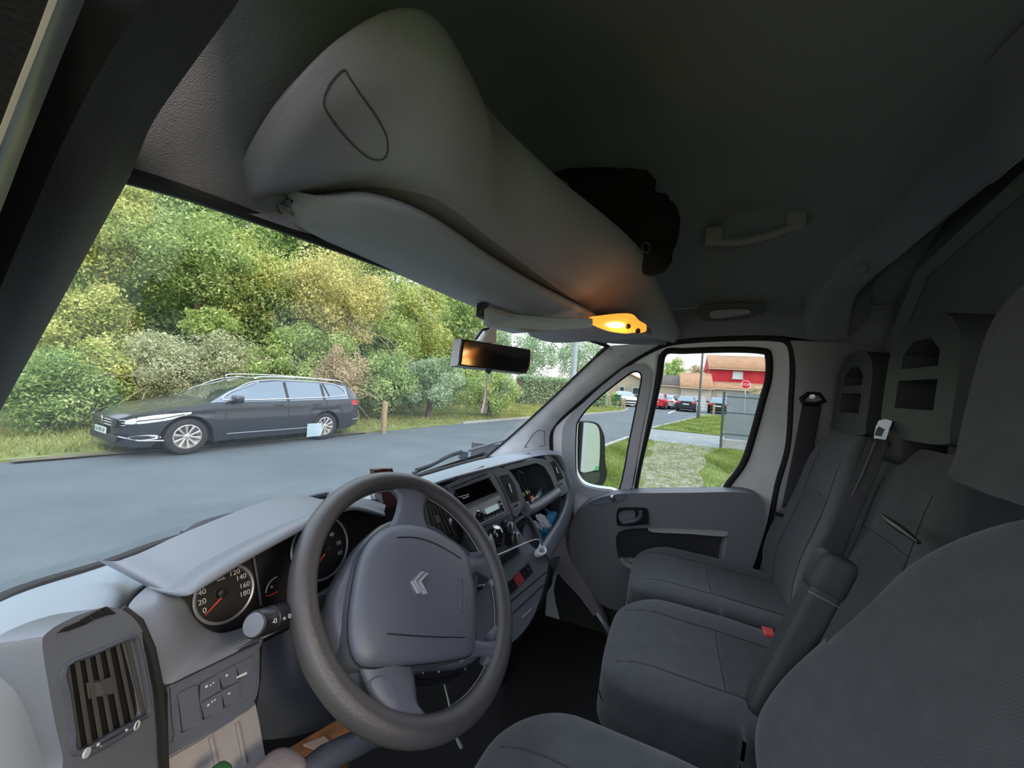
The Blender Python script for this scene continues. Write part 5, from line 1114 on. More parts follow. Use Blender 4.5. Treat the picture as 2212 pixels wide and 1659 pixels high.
# gear lever
GL = thing('gear_lever', FK.w(*FK.px(1071, 1165, .0), 0), 'dash-mounted gear lever with a glossy dark knob beside the radio', 'gear lever')
kc = g(1071, 1160, D=np.dot(FK.w(*FK.px(1071, 1160), 0)-CAM, FW)-.06)
v, f = softbox(8, .9); mk('lever_knob', (v*V(.021, .021, .027)+kc, f), MT['gloss'], GL, auto=False)
mk('lever_cap', lathe(kc+V(0, 0, .022), (0, -.2, 1), [(.012, 0), (.011, .005), (.001, .007)], 16), MT['steel'], GL)
mk('lever_boot', lathe(kc-V(0, 0, .018), nrm(V(0, .8, -.7)), [(.014, 0), (.017, .02), (.022, .035), (.028, .055), (.036, .075)], 18), MT['vinyl'], GL)
# centre vent pod
def ventpod(outline, grille, hk, ctr, Y, n, nb, tab, sw):
    F2 = Frame(g(*ctr, Y=Y), n)
    p = mk('air_vent', slab(cr(F2.pts(outline, hk), 3, True), .03, [cr(F2.pts(grille, hk), 1, True)], n=F2.n), MT['dash'], DB, bevel=.004, seg=3)
    mk('vent_well', slab(F2.pts([(ctr[0]+(x-ctr[0])*1.1, ctr[1]+(y-ctr[1])*1.1) for x, y in grille], hk-.02), .003, n=F2.n), MT['rubber'], p, smooth=False)
    tl, tr, br, bl = grille[0], grille[1], grille[-2], grille[-1]
    bars(F2, tl, tr, br, bl, nb, .0018, hk-.004, hk-.001, M_SLAT, p)
    mk('vent_tab', slab(F2.pts(tab, hk+.003), .006, n=F2.n), MT['steel'], p, smooth=False)
    mk('vent_switch', slab(F2.pts(sw, hk+.0015), .004, n=F2.n), MT['lightgrey'], p, bevel=.001)
    cx = sum(x for x, y in sw)/4; cy = sum(y for x, y in sw)/4
    mk('switch_rocker', slab(F2.pts([(cx+(x-cx)*.5, cy+(y-cy)*.5) for x, y in sw], hk+.004), .003, n=F2.n), MT['black'], p, smooth=False)
    return F2
FVc = ventpod([(1051, 1008), (1064, 1010), (1092, 1012), (1108, 1026), (1122, 1050), (1130, 1076), (1130, 1090), (1122, 1108), (1112, 1116), (1104, 1100), (1092, 1066), (1074, 1032)],
    [(1077, 1029), (1098, 1024), (1110, 1042), (1118, 1062), (1122, 1082), (1104, 1088)], .004, (1100, 1060), .435, (-.16, -1, .22), 7,
    [(1098, 1046), (1101, 1045), (1107, 1063), (1104, 1064)], [(1106, 1092), (1122, 1084), (1125, 1092), (1110, 1101)])
# open tray right of it
FG = Frame(g(1150, 1040, Y=.425), (-.10, -1, .18))
tro = [(1088, 1009), (1120, 1000), (1162, 990), (1186, 998), (1199, 1025), (1207, 1058), (1200, 1072), (1142, 1106), (1130, 1092), (1120, 1050), (1104, 1024)]
trh = [(1096, 1016), (1159, 1000), (1176, 1008), (1190, 1030), (1200, 1056), (1141, 1092), (1132, 1076), (1120, 1042)]
mk('tray_surround', slab(cr(FG.pts(tro), 3, True), .03, [FG.pts(trh)], n=FG.n), MT['dash'], DB, bevel=.005, seg=3)
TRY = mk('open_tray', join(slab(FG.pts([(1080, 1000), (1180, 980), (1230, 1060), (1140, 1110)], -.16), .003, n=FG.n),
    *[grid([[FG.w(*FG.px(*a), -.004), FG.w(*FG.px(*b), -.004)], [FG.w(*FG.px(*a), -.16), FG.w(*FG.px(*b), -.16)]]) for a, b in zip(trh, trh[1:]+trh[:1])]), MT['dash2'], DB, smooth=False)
mk('tray_roll', tube(cr(FG.pts([(1136, 1098), (1150, 1098), (1175, 1083), (1196, 1070), (1206, 1058)], .0), 4), [.012]*1+[.017]*15+[.012], 12) if False else tube(cr(FG.pts([(1136, 1102), (1152, 1097), (1178, 1081), (1203, 1063)], .0), 4), .019, 12), MT['dash'], DB)
FVr = ventpod([(1178, 988), (1190, 982), (1206, 990), (1216, 1012), (1225, 1044), (1226, 1060), (1208, 1072), (1205, 1050), (1196, 1020)],
    [(1184, 1001), (1197, 995), (1209, 1014), (1218, 1034), (1205, 1041)], .006, (1203, 1020), .405, (-.10, -1, .18), 6,
    [(1200, 1010), (1202, 1009), (1207, 1022), (1205, 1023)], [(1207, 1045), (1218, 1039), (1221, 1046), (1210, 1052)])
# right end brace and lower shelf
bo = gy([(1140, 978, .50), (1190, 973, .43), (1214, 985, .405), (1232, 1036, .395), (1238, 1062, .39), (1237, 1095, .38), (1224, 1138, .37), (1203, 1180, .36), (1183, 1216, .35)])
bi = gy([(1140, 988, .46), (1184, 984, .42), (1206, 993, .40), (1222, 1042, .39), (1226, 1062, .385), (1224, 1090, .375), (1210, 1125, .365), (1190, 1158, .355), (1172, 1188, .345)])
mk('end_brace', loft([[p+V(.0, .06, -.01) for p in bo], bo, [mid(a, b, .5, V(-.004, -.012, 0)) for a, b in zip(bo, bi)], bi, [p+V(.004, .014, 0) for p in bi]], 4, 5), MT['dash'], DB, auto=False)
mk('lower_shelf_back', slab(gy([(1120, 1110, .50), (1200, 1070, .50), (1238, 1060, .50), (1236, 1110, .50), (1200, 1200, .50), (1150, 1215, .50)]), .01), mat('shelf_back_brown', (.05, .04, .042), .7), DB, smooth=False)
mk('end_cap', slab([V(.84, .93, .7), V(.84, .93, 1.42), V(.85, .5, 1.44), V(.85, .40, 1.40), V(.84, .38, 1.1), V(.80, .5, .7)], .02, n=(-1, 0, 0)), MT['dash2'], DB, bevel=.005)
# ---- console with switches
FN = Frame(g(1115, 1250, Y=.385), (-.22, -1, .42))
co_ = [(1050, 1262), (1086, 1234), (1112, 1212), (1122, 1198), (1116, 1160), (1109, 1128), (1134, 1112), (1147, 1120), (1165, 1150), (1179, 1190), (1184, 1218), (1180, 1246), (1168, 1290), (1150, 1336), (1120, 1376), (1080, 1402), (1050, 1400)]
cuph = [(1114, 1132), (1134, 1117), (1145, 1124), (1160, 1152), (1166, 1178), (1158, 1186), (1140, 1170), (1124, 1150)]
mk('console', slab(cr(FN.pts(co_), 3, True), .05, [cr(FN.pts(cuph), 3, True)], n=FN.n), MT['dash'], DB, bevel=.01, seg=3)
cu = mk('cup_holder', grid([cr(FN.pts(cuph), 3, True), [p-FN.n*.07 for p in cr(FN.pts(cuph), 3, True)]], cv=True), MT['dash2'], DB)
mk('cup_holder_floor', slab([p-FN.n*.065 for p in cr(FN.pts([(1100, 1120), (1140, 1100), (1180, 1180), (1150, 1200)]), 1, True)], .003, n=FN.n), MT['dash2'], cu, smooth=False)
mk('cup_rubber_disc', pillow([FN.w(*(V(*FN.px(1141, 1150, -.02))+V(.030*math.cos(a), .026*math.sin(a))), -.02) for a in np.linspace(0, 6.283, 25)[:-1]], nrm(V(-.1, -.4, 1)), [(1, 0), (.92, .003)]), mat('disc_grey', (.18, .19, .21), .5), cu)
mk('cup_holder_rim', tube(cr(FN.pts([(1112, 1130), (1134, 1114), (1147, 1121), (1163, 1150), (1178, 1188)], .002), 4), .0028, 6), MT['dash'], DB)
def patch(name, P, h, t, m, F2=FN, parent=DB, bev=.0015): return mk(name, slab(F2.pts(P, h), t, n=F2.n), m, parent, bevel=bev)
sb = patch('switch_bank', [(1094, 1262), (1142, 1214), (1153, 1236), (1103, 1288)], .003, .004, MT['dash2'])
patch('hazard_switch', [(1109, 1250), (1122, 1236), (1133, 1253), (1119, 1267)], .007, .004, MT['redsw'], parent=sb)
patch('switch', [(1097, 1260), (1107, 1251), (1117, 1268), (1104, 1282)], .006, .004, MT['black'], parent=sb)
patch('switch', [(1124, 1234), (1131, 1227), (1142, 1245), (1135, 1251)], .006, .004, MT['black'], parent=sb)
patch('switch', [(1132, 1226), (1141, 1218), (1150, 1236), (1143, 1243)], .006, .004, MT['black'], parent=sb)
for x, y in ((1133, 1238), (1142, 1230)): mk('switch_symbol', lathe(FN.w(*FN.px(x, y, .0065), .0062), FN.n, [(.0012, 0), (.001, .0005)], 6), MT['print'], sb)
for a, b in (((1100, 1302), (1180, 1236)), ((1104, 1328), (1178, 1260))): mk('console_groove', tube(FN.pts([a, b], .0005), .0022, 6), MT['rubber'], DB)
mk('console_highlight', tube(FN.pts([(1128, 1334), (1148, 1316)], .001), .002, 6), MT['lightgrey'], DB)  # light grey bar stands in for a highlight on the console
mk('lower_console_side', slab(gy([(1060, 1395, .42), (1170, 1290, .42), (1184, 1220, .42), (1200, 1240, .55), (1230, 1330, .60), (1200, 1450, .6), (1060, 1480, .5)]), .01), MT['floor'], DB, smooth=False)
# lower dash body, hidden mass under the panels
mk('knee_panel', loft([gy([(545, 1400, .50), (640, 1352, .50), (720, 1312, .50), (800, 1265, .50), (900, 1215, .5)]), gy([(548, 1500, .51), (640, 1470, .50), (720, 1430, .50), (800, 1380, .5), (900, 1330, .50)]), gy([(545, 1600, .56), (640, 1590, .55), (720, 1560, .55), (820, 1500, .55), (940, 1420, .55)])], 4, 4), MT['dash2'], DB, auto=False)
mk('knee_panel_gap', tube(gy([(558, 1385, .49), (556, 1470, .49), (545, 1540, .49), (556, 1600, .50)]), .004, 6), MT['rubber'], DB)
mk('stack_side', loft([gy([(860, 1085, .52), (920, 1055, .48), (965, 1050, .47)]), gy([(880, 1200, .52), (960, 1150, .48), (1015, 1160, .47)]), gy([(940, 1340, .50), (1010, 1290, .46), (1060, 1300, .42)]), gy([(960, 1440, .52), (1020, 1400, .48), (1060, 1400, .43)])], 4, 4), MT['dash2'], DB, auto=False)
# driver's centre-left vent glimpsed through the wheel
FW2 = Frame(g(935, 1120, Y=.47), (.10, -1, .22))
dv = mk('air_vent', slab(cr(FW2.pts([(905, 1078), (945, 1068), (985, 1100), (1000, 1150), (985, 1180), (930, 1150)]), 3, True), .02, n=FW2.n), MT['rubber'], DB, bevel=.003)
bars(FW2, (915, 1088), (958, 1095), (990, 1160), (925, 1140), 6, .003, .0, .010, M_SLAT, dv)
mk('vent_tab', slab(FW2.pts([(939, 1115), (946, 1112), (951, 1127), (943, 1130)], .014), .005, n=FW2.n), M_SLAT, dv, bevel=.001)
mk('vent_thumbwheel', lathe(FW2.w(*FW2.px(970, 1127, .008), .006), FW2.n, [(.008, 0), (.008, .006), (.001, .007)], 14), MT['steel'], dv)
# defroster ridge on the deck
for P in ([(870, 1030), (900, 1022), (926, 1022)],):
    q = [hit(DT, x, y, .002) for x, y in P]; q = [p for p in q if p is not None]
    if len(q) > 1: mk('defroster_grille', tube(cr(q, 4), .006, 8, flat=.5), MT['dash2'], DB)
q = [hit(DT, x, y, .001) for x, y in ((953, 1044), (985, 1030), (1045, 1008))]; q = [p for p in q if p is not None]
if len(q) > 1: mk('deck_seam', tube(q, .0015, 5), MT['rubber'], DB)

# ================================================================ STEERING WHEEL
WC = V(-.4013, .3521, 1.4192); el, az = .7350, -.1195
WN = V(math.sin(az)*math.cos(el), -math.cos(az)*math.cos(el), math.sin(el))
FWh = Frame(WC, WN)
SW = thing('steering_wheel', WC, 'grey four-spoke steering wheel turned a quarter turn to the left', 'steering wheel')
Rm = .1825; th = np.linspace(0, 2*math.pi, 97)[:-1]
mk('rim', tube([FWh.w(Rm*math.cos(t), Rm*math.sin(t), 0) for t in th], .0172, 20, closed=True), MT['wheel'], SW)
mk('rim_seam', tube([FWh.w((Rm-.0168)*math.cos(t), (Rm-.0168)*math.sin(t), -.004) for t in th], .0007, 5, closed=True), mat('rim_seam_line', (.35, .33, .28), .5), SW)
z2 = lambda L: [(600+x/2.443, 980+y/2.443) for x, y in L]
padz = z2([(470, 480), (520, 420), (570, 388), (625, 372), (700, 370), (800, 392), (900, 445), (975, 500), (1010, 560), (1030, 650), (1048, 760), (1050, 900), (1045, 1010), (1030, 1052), (980, 1072), (850, 1092), (650, 1110), (500, 1118), (440, 1098), (405, 1040), (388, 950), (388, 850), (400, 740), (420, 620), (440, 545)])
hh = .012
pc_ = cr(FWh.pts(padz, hh), 3, True)
pdvf = pillow(pc_, WN, [(.985, -.05), (1, -.045), (1, -.004), (.985, .000), (.95, .004), (.85, .008), (.6, .012), (.3, .014)])
mk('airbag_pad', pdvf, MT['pad'], SW, auto=False); PDT = bvh(pdvf)
hub = z2([(590, 345), (700, 330), (830, 370), (960, 460), (1060, 540), (1075, 660), (1060, 800), (1070, 960), (1085, 1060), (1000, 1110), (850, 1120), (740, 1150), (640, 1230), (520, 1230), (420, 1180), (360, 1080), (305, 960), (285, 840), (300, 730), (350, 620), (430, 480), (520, 390)])
mk('hub_housing', pillow(cr(FWh.pts(hub, -.012), 3, True), WN, [(.8, -.10), (.97, -.05), (1, -.02), (.98, -.006), (.93, .0), (.6, .0)]), MT['pad'], SW, auto=False)
mk('pad_gap', tube([p-WN*.008 for p in cr(FWh.pts(padz, hh), 3, True)], .0016, 6, closed=True), MT['rubber'], SW)
def spoke(L, R_, label=None):
    """two edge curves (hub to rim) lofted as a closed strap"""
    a = cr(FWh.pts(z2(L), -.004), 4); b = cr(FWh.pts(z2(R_), -.004), 4); rows = []
    for p, q in zip(a, b):
        m = mid(p, q, .5); d = (q-p)
        rows.append([p, m-d*.38+WN*.007, m+WN*.010, m+d*.38+WN*.007, q, m+d*.35-WN*.012, m-WN*.014, m-d*.35-WN*.012])
    mk('spoke', loft(rows, 2, 2, cv=True, cap=True), MT['pad'], SW, auto=False)
spoke([(540, 440), (600, 360), (630, 270), (628, 225), (560, 170), (470, 150)], [(830, 440), (790, 390), (770, 330), (780, 260), (840, 190), (900, 195)])
spoke([(440, 1080), (430, 1130), (455, 1200), (500, 1290), (540, 1350), (560, 1420)], [(700, 1100), (715, 1160), (725, 1240), (735, 1320), (770, 1370), (830, 1440)])
spoke([(960, 520), (1010, 550), (1060, 540), (1090, 510), (1120, 420)], [(1000, 700), (1035, 632), (1080, 640), (1130, 670), (1175, 740)])
spoke([(1000, 960), (1050, 985), (1110, 990), (1150, 970), (1185, 900)], [(960, 1110), (1030, 1080), (1085, 1072), (1120, 1100), (1140, 1200)])
# inner grip pads beside the right openings
for P in ([(1025, 545), (1060, 540), (1085, 500), (1060, 420)], [(1120, 665), (1160, 740), (1175, 830), (1160, 920), (1110, 975)], [(1085, 1080), (1125, 1120), (1130, 1170), (1080, 1260)]):
    mk('grip_inset', tube(cr(FWh.pts(z2(P), -.004), 5), .009, 10), MT['pad'], SW)
# seams and badge on the pad
def onpad(name, P, r, m):
    q = [hit(PDT, *p, .0003) for p in z2(P)]; q = [p for p in q if p is not None]
    if len(q) > 1: mk(name, tube(cr(q, 4), r, 6), m, SW)
onpad('pad_seam', [(630, 442), (720, 442), (800, 462), (880, 500), (965, 552)], .0009, MT['rubber'])
onpad('pad_seam', [(578, 950), (700, 960), (850, 968), (985, 970)], .0009, MT['rubber'])
onpad('pad_emboss', [(965, 660), (957, 740), (965, 820), (982, 830), (986, 750), (978, 665), (965, 660)], .0010, MT['dash2'])
FB = Frame(hit(PDT, 905, 1258, 0), WN); z3 = lambda L: [(880+x/4.366, 940+y/4.366) for x, y in L]
for ch in ([(42, 1378), (128, 1288), (158, 1290), (76, 1378), (128, 1484), (104, 1488)], [(92, 1376), (172, 1300), (200, 1302), (128, 1378), (188, 1492), (162, 1496)]):
    mk('badge_chevron', slab(FB.pts(z3(ch), .003), .004, n=WN), MT['chrome'], SW, bevel=.0009, smooth=False)
mk('spoke_emboss', tube(cr([FWh.w(*FWh.px(x, y, .006), .006) for x, y in z2([(480, 1240), (500, 1190), (560, 1175), (610, 1230), (650, 1330)])], 4), .0008, 5), MT['dash2'], SW)
# column with stalks
SCo = thing('steering_column', WC-WN*.14, 'grey steering column shroud behind the wheel', 'steering column')
v, f = softbox(8, .5); cA = WC-WN*.15
mk('column_shroud', ((v[:, :1]*FWh.u*.075+v[:, 1:2]*FWh.v*.062+v[:, 2:]*FWh.n*.095)+cA, f), MT['dash'], SCo, auto=False)
mk('shroud_gap', tube([cA+FWh.u*-.077+FWh.n*.09, cA+FWh.u*-.077-FWh.n*.09], .0015, 5), MT['rubber'], SCo)
s0, s1, s2, s3 = g(548, 1350, Y=.405), g(578, 1340, Y=.41), g(600, 1333, Y=.414), g(665, 1312, Y=.43)
ax = nrm(s3-s0)
ind = mk('indicator_stalk', lathe(s0, ax, [(.010, -.001), (.0135, .001), (.0145, .004), (.0145, .022), (.0138, .0225), (.0138, .0235), (.0145, .024), (.0145, .060), (.010, .075), (.009, .17)], 28), MT['black'], SCo, label='black indicator stalk with small white symbols')
mk('stalk_end', lathe(s0-ax*.0005, -ax, [(.012, 0), (.011, .0015), (.001, .002)], 24), MT['dash'], ind)
fst = Frame(s1+(-V(0, 1, 0)*.0), nrm(CAM-s1), up=np.cross(nrm(CAM-s1), ax)*-1)
fst.u = ax; fst.v = nrm(np.cross(fst.n, ax)); fst.n = np.cross(fst.u, fst.v); fst.o = s0+fst.n*.0146
for u_, s_ in ((.013, '-O'), (.030, 'o'), (.040, 'D')): text('stalk_symbol', s_, fst, u_, -.003, .007, MT['print'], ind, h=.0)
ws = mk('wiper_stalk', tube([WC-WN*.10+FWh.u*.05, g(1010, 1272, Y=.42), g(1038, 1267, Y=.41)], [.009, .009, .008], 12), MT['black'], SCo, label='black wiper stalk with a silver tip')
mk('stalk_tip', tube([g(1038, 1267, Y=.41), g(1047, 1264, Y=.407)], [.004, .003], 8), MT['steel'], ws)
FRm = Frame(g(940, 1455, D=np.dot(FWh.w(*FWh.px(940, 1455, -.04), -.04)-CAM, FW)), WN)
rm_ = mk('remote_pod', slab(cr(FRm.pts([(893, 1440), (1000, 1436), (985, 1462), (905, 1472)]), 2, True), .02, n=WN), MT['black'], SCo, bevel=.004)
for x, y in ((914, 1453), (948, 1451), (979, 1444)): mk('button_symbol', lathe(FRm.w(*FRm.px(x, y, .001), .0005), WN, [(.0016, 0), (.001, .001)], 6), MT['print'], rm_)
KE = tag(mk('key_ribbon', tube(gy([(958, 1472, .36), (965, 1500, .36), (973, 1534, .35)]), .0016, 6), mat('pale_cord', (.45, .5, .42), .6)), 'thin pale cord hanging behind the steering wheel', 'cord')
tag(mk('charging_plug', tube(gy([(985, 1592, .36), (990, 1602, .36), (996, 1614, .36)]), [.0022, .0035, .0035], 8), MT['white']), 'small white plug end hanging below the steering wheel', 'plug')
# ================================================================ THINGS ON THE DASHBOARD
# device in a holder behind the wheel
c = g(833, 1056, Y=.56); PH = thing('phone_holder', c, 'dark reddish device in a holder standing on the dashboard behind the wheel', 'phone holder')
fp2 = Frame(c, nrm((-.35, -.92, .1)))
mk('device_body', slab(cr(fp2.pts([(809, 1022), (813, 1015), (842, 1013), (850, 1019), (858, 1086), (852, 1094), (828, 1096), (820, 1090)]), 2, True), .02, n=fp2.n), mat('dark_red_plastic', (.07, .02, .018), .4), PH, bevel=.003)
mk('holder_clamp', slab(fp2.pts([(811, 1070), (822, 1068), (826, 1086), (815, 1088)], .004), .02, n=fp2.n), MT['lightgrey'], PH, bevel=.002)
mk('holder_arm', tube([fp2.w(0, -.03, -.02), g(800, 1085, Y=.55), g(785, 1084, Y=.56), g(783, 1100, Y=.57)], .006, 8), MT['black'], PH)
# usb charger and cable
cc = g(1167, 1192, Y=.355); UC = thing('usb_charger', cc, 'white double USB car charger plugged into the console', 'charger')
axu = nrm(V(-.25, -.65, .7))
o_pl = [cc+(V(.95, -.30, .1)/1.0)*.024*math.cos(a)+np.cross(axu, nrm(V(.95, -.3, .1)))*.014*math.sin(a) for a in np.linspace(0, 6.283, 25)[:-1]]
mk('charger_head', pillow([p-axu*.008 for p in o_pl], axu, [(.95, 0), (1, .002), (1, .016), (.93, .018)]), MT['white'], UC)
for s in (-1, 1): mk('usb_port', box(cc+nrm(V(.95, -.3, .1))*.009*s+axu*.0108, (.009, .004, .0015), Frame(cc, axu)), MT['steel'], UC, smooth=False)
mk('charger_neck', lathe(cc-axu*.008, -axu, [(.0115, 0), (.010, .012), (.010, .03), (.001, .03)], 16), MT['white'], UC)
mk('charger_contact', lathe(cc-axu*.016+V(.004, -.009, 0), nrm(V(.2, -.9, .2)), [(.003, 0), (.003, .003), (.001, .0035)], 8), MT['chrome'], UC)
CB = thing('charging_cable', g(1120, 1178, Y=.36), 'white charging cable stretched from behind the wheel to the USB charger', 'cable')
mk('cable', tube(cr(gy([(1040, 1216, .40), (1072, 1200, .37), (1105, 1186, .36), (1139, 1171, .35), (1158, 1165, .35), (1167, 1168, .35), (1166, 1176, .352)]), 6), .0015, 8), MT['white'], CB)
mk('plug', tube(gy([(1167, 1174, .352), (1165, 1182, .352), (1164, 1189, .353)]), [.0022, .0034, .0034], 8), MT['white'], CB)
# tissue carton
TB = thing('tissue_box', g(1185, 1150, Y=.42), 'blue tissue carton with white tissues sticking out, on the lower dash shelf', 'tissue box')
tq = gy([(1160, 1138, .415), (1189, 1104, .425), (1206, 1144, .42), (1178, 1186, .41)])
mk('carton', slab(tq, .025), MT['blue'], TB, bevel=.001, smooth=False)
mk('carton_side', slab([tq[1]+V(0, 0, .0), tq[2], tq[2]+V(.012, .03, 0), tq[1]+V(.012, .03, .004)], .002), mat('carton_light_side', (.2, .5, .68), .5), TB, smooth=False)
for seed, P in enumerate(([(1157, 1116), (1163, 1111), (1174, 1112), (1182, 1122), (1196, 1140), (1200, 1150), (1188, 1155), (1172, 1138)], [(1152, 1127), (1160, 1126), (1180, 1138), (1190, 1150), (1180, 1152), (1164, 1142)])):
    ol = cr(gy([(x, y, .398-.006*(1-seed)) for x, y in P]), 3, True); n_ = nrm(CAM-ol[0]); q_ = pillow(ol, n_, [(1, 0), (.85, .004), (.6, .002), (.35, .007)])
    vv = q_[0]+RNG.normal(size=q_[0].shape)*.0012; mk('tissue', (vv, q_[1]), MT['paper'], TB, smooth=False)
# odds and ends in the open tray
def onTray(P, h0, m, nm, label, cat, t=.004):
    tag(mk(nm, slab([FG.w(*FG.px(x, y, h), h) for x, y, h in P], t), m, smooth=False, bevel=.0008), label, cat)
onTray([(1125, 1066, -.02), (1137, 1060, -.03), (1142, 1066, -.025), (1130, 1074, -.015)], 0, MT['green'], 'sweet_packet', 'lime green packet in the open dashboard tray', 'packet', .008)
onTray([(1141, 1076, -.01), (1146, 1072, -.02), (1150, 1076, -.02), (1146, 1081, -.01)], 0, MT['orange'], 'lighter', 'small bright red object in the open dashboard tray', 'lighter', .008)
onTray([(1152, 1080, -.010), (1168, 1054, -.07), (1188, 1058, -.06), (1172, 1073, -.012)], 0, mat('leaflet_paper', (.6, .62, .62), .8), 'leaflet', 'white leaflet with a green print in the open dashboard tray', 'leaflet', .003)
onTray([(1158, 1073, -.02), (1164, 1063, -.04), (1174, 1062, -.04), (1170, 1069, -.02)], 0, MT['teal'], 'leaflet_print', 'green printed slip lying on the white leaflet in the tray', 'leaflet', .002)
onTray([(1134, 1088, -.004), (1146, 1078, -.015), (1156, 1078, -.015), (1142, 1090, -.002)], 0, MT['paper'], 'crumpled_wrapper', 'crumpled white wrapper at the front of the open tray', 'wrapper', .006)
lp = [FG.w(*FG.px(x, y, h), h) for x, y, h in ((1146, 1090, .004), (1138, 1074, .004), (1125, 1050, .003), (1117, 1030, .002), (1120, 1018, .0), (1126, 1020, -.005), (1134, 1042, -.01), (1142, 1065, -.01), (1148, 1086, .004))]
tag(mk('coiled_cable', tube(cr(lp, 5), .0018, 8), MT['black']), 'thin black cable looping out of the open dashboard tray', 'cable')
lp2 = [p+V(.006, -.004, -.004) for p in lp[:6]]
tag(mk('coiled_cable', tube(cr(lp2, 5), .0016, 8), MT['black']), 'second black cable strand doubling the loop in the open tray', 'cable')
tag(mk('metal_clip', tube([FK.w(*FK.px(x, y, -.02), -.02) for x, y in ((990, 1074), (1012, 1068), (1014, 1071), (1000, 1077), (997, 1074))], .0014, 6), MT['steel']), 'small bright metal clip lying in the dark dash bin above the radio', 'clip')
# things by the driver's feet
BX = thing('cardboard_box', g(690, 1610, Z=.95), 'brown printed cardboard box by the pedals under the steering wheel', 'box')
bq = [g(x, y, Z=.98) for x, y in ((628, 1618), (742, 1550), (760, 1580), (650, 1659))]
mk('box_body', slab(bq, .25, n=(0, 0, 1)), MT['wood'], BX, smooth=False, bevel=.004)
mk('box_flap', slab([g(x, y, Z=.985) for x, y in ((655, 1608), (700, 1590), (712, 1600), (690, 1620))], .004, n=(0, 0, 1)), mat('pale_flap', (.35, .25, .18), .8), BX, smooth=False)
LS = gy([(640, 1690, .44), (700, 1640, .43), (800, 1590, .42), (880, 1570, .40)])
mk('lower_edge', tube(LS, .018, 10), MT['dash2'], DB)
tag(mk('folded_cloth', (lambda q: (q[0]*V(.026, .03, .012)+g(600, 1672, Y=.40), q[1]))(softbox(6, .8)), mat('pinkish_cloth', (.22, .18, .18), .9, bump=.5, bscale=120)), 'pinkish grey cloth bundle at the bottom edge below the light storage pocket', 'cloth')
tag(mk('green_cap', (lambda q: (q[0]*V(.011, .011, .006)+g(472, 1672, Y=.43), q[1]))(softbox(5, .7)), mat('dark_green_plastic', (.03, .12, .04), .5)), 'dark green bottle cap in the storage pocket', 'cap')
# ================================================================ SEATS
def rotx(a): c, s = math.cos(a), math.sin(a); return np.array([[1, 0, 0], [0, c, -s], [0, s, c]])
def rotz(a): c, s = math.cos(a), math.sin(a); return np.array([[c, -s, 0], [s, c, 0], [0, 0, 1]])
def cushion_vf(c, half, tilt, e=.35, kind='seat', n=26, taper=0, yaw=0, bol=.018):
    v, f = softbox(n, e); x, y, z = v[:, 0].copy(), v[:, 1].copy(), v[:, 2].copy()
    if kind == 'seat':     # x across, y depth, z up
        z = z+np.where(z > 0, (bol*(np.abs(x)**3)-.012*(1-x*x)*(1-y*y)+.01*(1-np.abs(y)))/half[2], 0)
        z = z-np.where(y > .55, (y-.55)**2*1.1, 0)*(z > 0)
        y = y-.10*np.abs(x)**3*(y > 0)
        x = x*(1-.05*(z > 0))
    else:                  # back: x across, y thickness (front = +y), z up
        y = y+np.where(y > 0, (bol*np.abs(x)**3*(1.15-np.clip(z, -1, 1)*.8)-.010*(1-x*x))/half[1], 0)
        x = x*(1-taper*np.clip((z+.1), 0, 2)**2*.5)
        z = z-.10*np.abs(x)**3*(z > 0)
        y = y+.25*np.exp(-((z+.35)/.4)**2)*(y > 0)
    p = np.stack([x*half[0], y*half[1], z*half[2]], 1)@(rotz(yaw)@rotx(tilt)).T+np.asarray(c)
    return p, f
def seam(name, tree, pts, r, m, parent, lift=.0005):
    """pts: world points cast down/back onto the cushion from the cab centre side"""
    P = []
    for p, d in pts:
        h = tree.ray_cast(Vector(p), Vector(nrm(d)))
        if h[0] is not None: P.append(np.array(h[0])+np.array(h[1])*lift)
    if len(P) > 2: mk(name, tube(P, r, 5), m, parent)
M_SEAM = mat('seam_thread', (.03, .03, .033), .9)
def seat_cushion(parent, c, half, tilt=.06, nm='cushion', yaw=0):
    vf = cushion_vf(c, half, tilt, .42, 'seat', yaw=yaw); o = mk(nm, vf, MT['fab'], parent, auto=False); t = bvh(vf); c = V(*c)
    dn = V(0, 0, -1); X = lambda u, w: (c+V(u*half[0], w*half[1], .3), dn)
    seam('seam', t, [X(.52, w) for w in np.linspace(-.9, .86, 14)], .0010, M_SEAM, parent)
    seam('seam', t, [X(-.52, w) for w in np.linspace(-.9, .86, 14)], .0010, M_SEAM, parent)
    seam('seam', t, [X(u, .05) for u in np.linspace(-.52, .52, 10)], .0010, M_SEAM, parent)
    # centre panel in the ribbed cloth
    rows = []
    for w in np.linspace(-.9, .03, 8):
        r_ = []
        for u in np.linspace(-.5, .5, 8):
            h = t.ray_cast(Vector(X(u, w)[0]), Vector(dn)); r_.append(np.array(h[0])+V(0, 0, .0012))
        rows.append(r_)
    mk('centre_panel', grid(rows), MT['fab2'], parent, auto=False)
    # plastic side skirt
    v2, f2 = softbox(10, .3)
    mk('side_valance', (v2*V(half[0]*.97, half[1]*.92, .09)+c-V(0, .02, half[2]+.03), f2), MT['vinyl'], parent, auto=False)
    return t
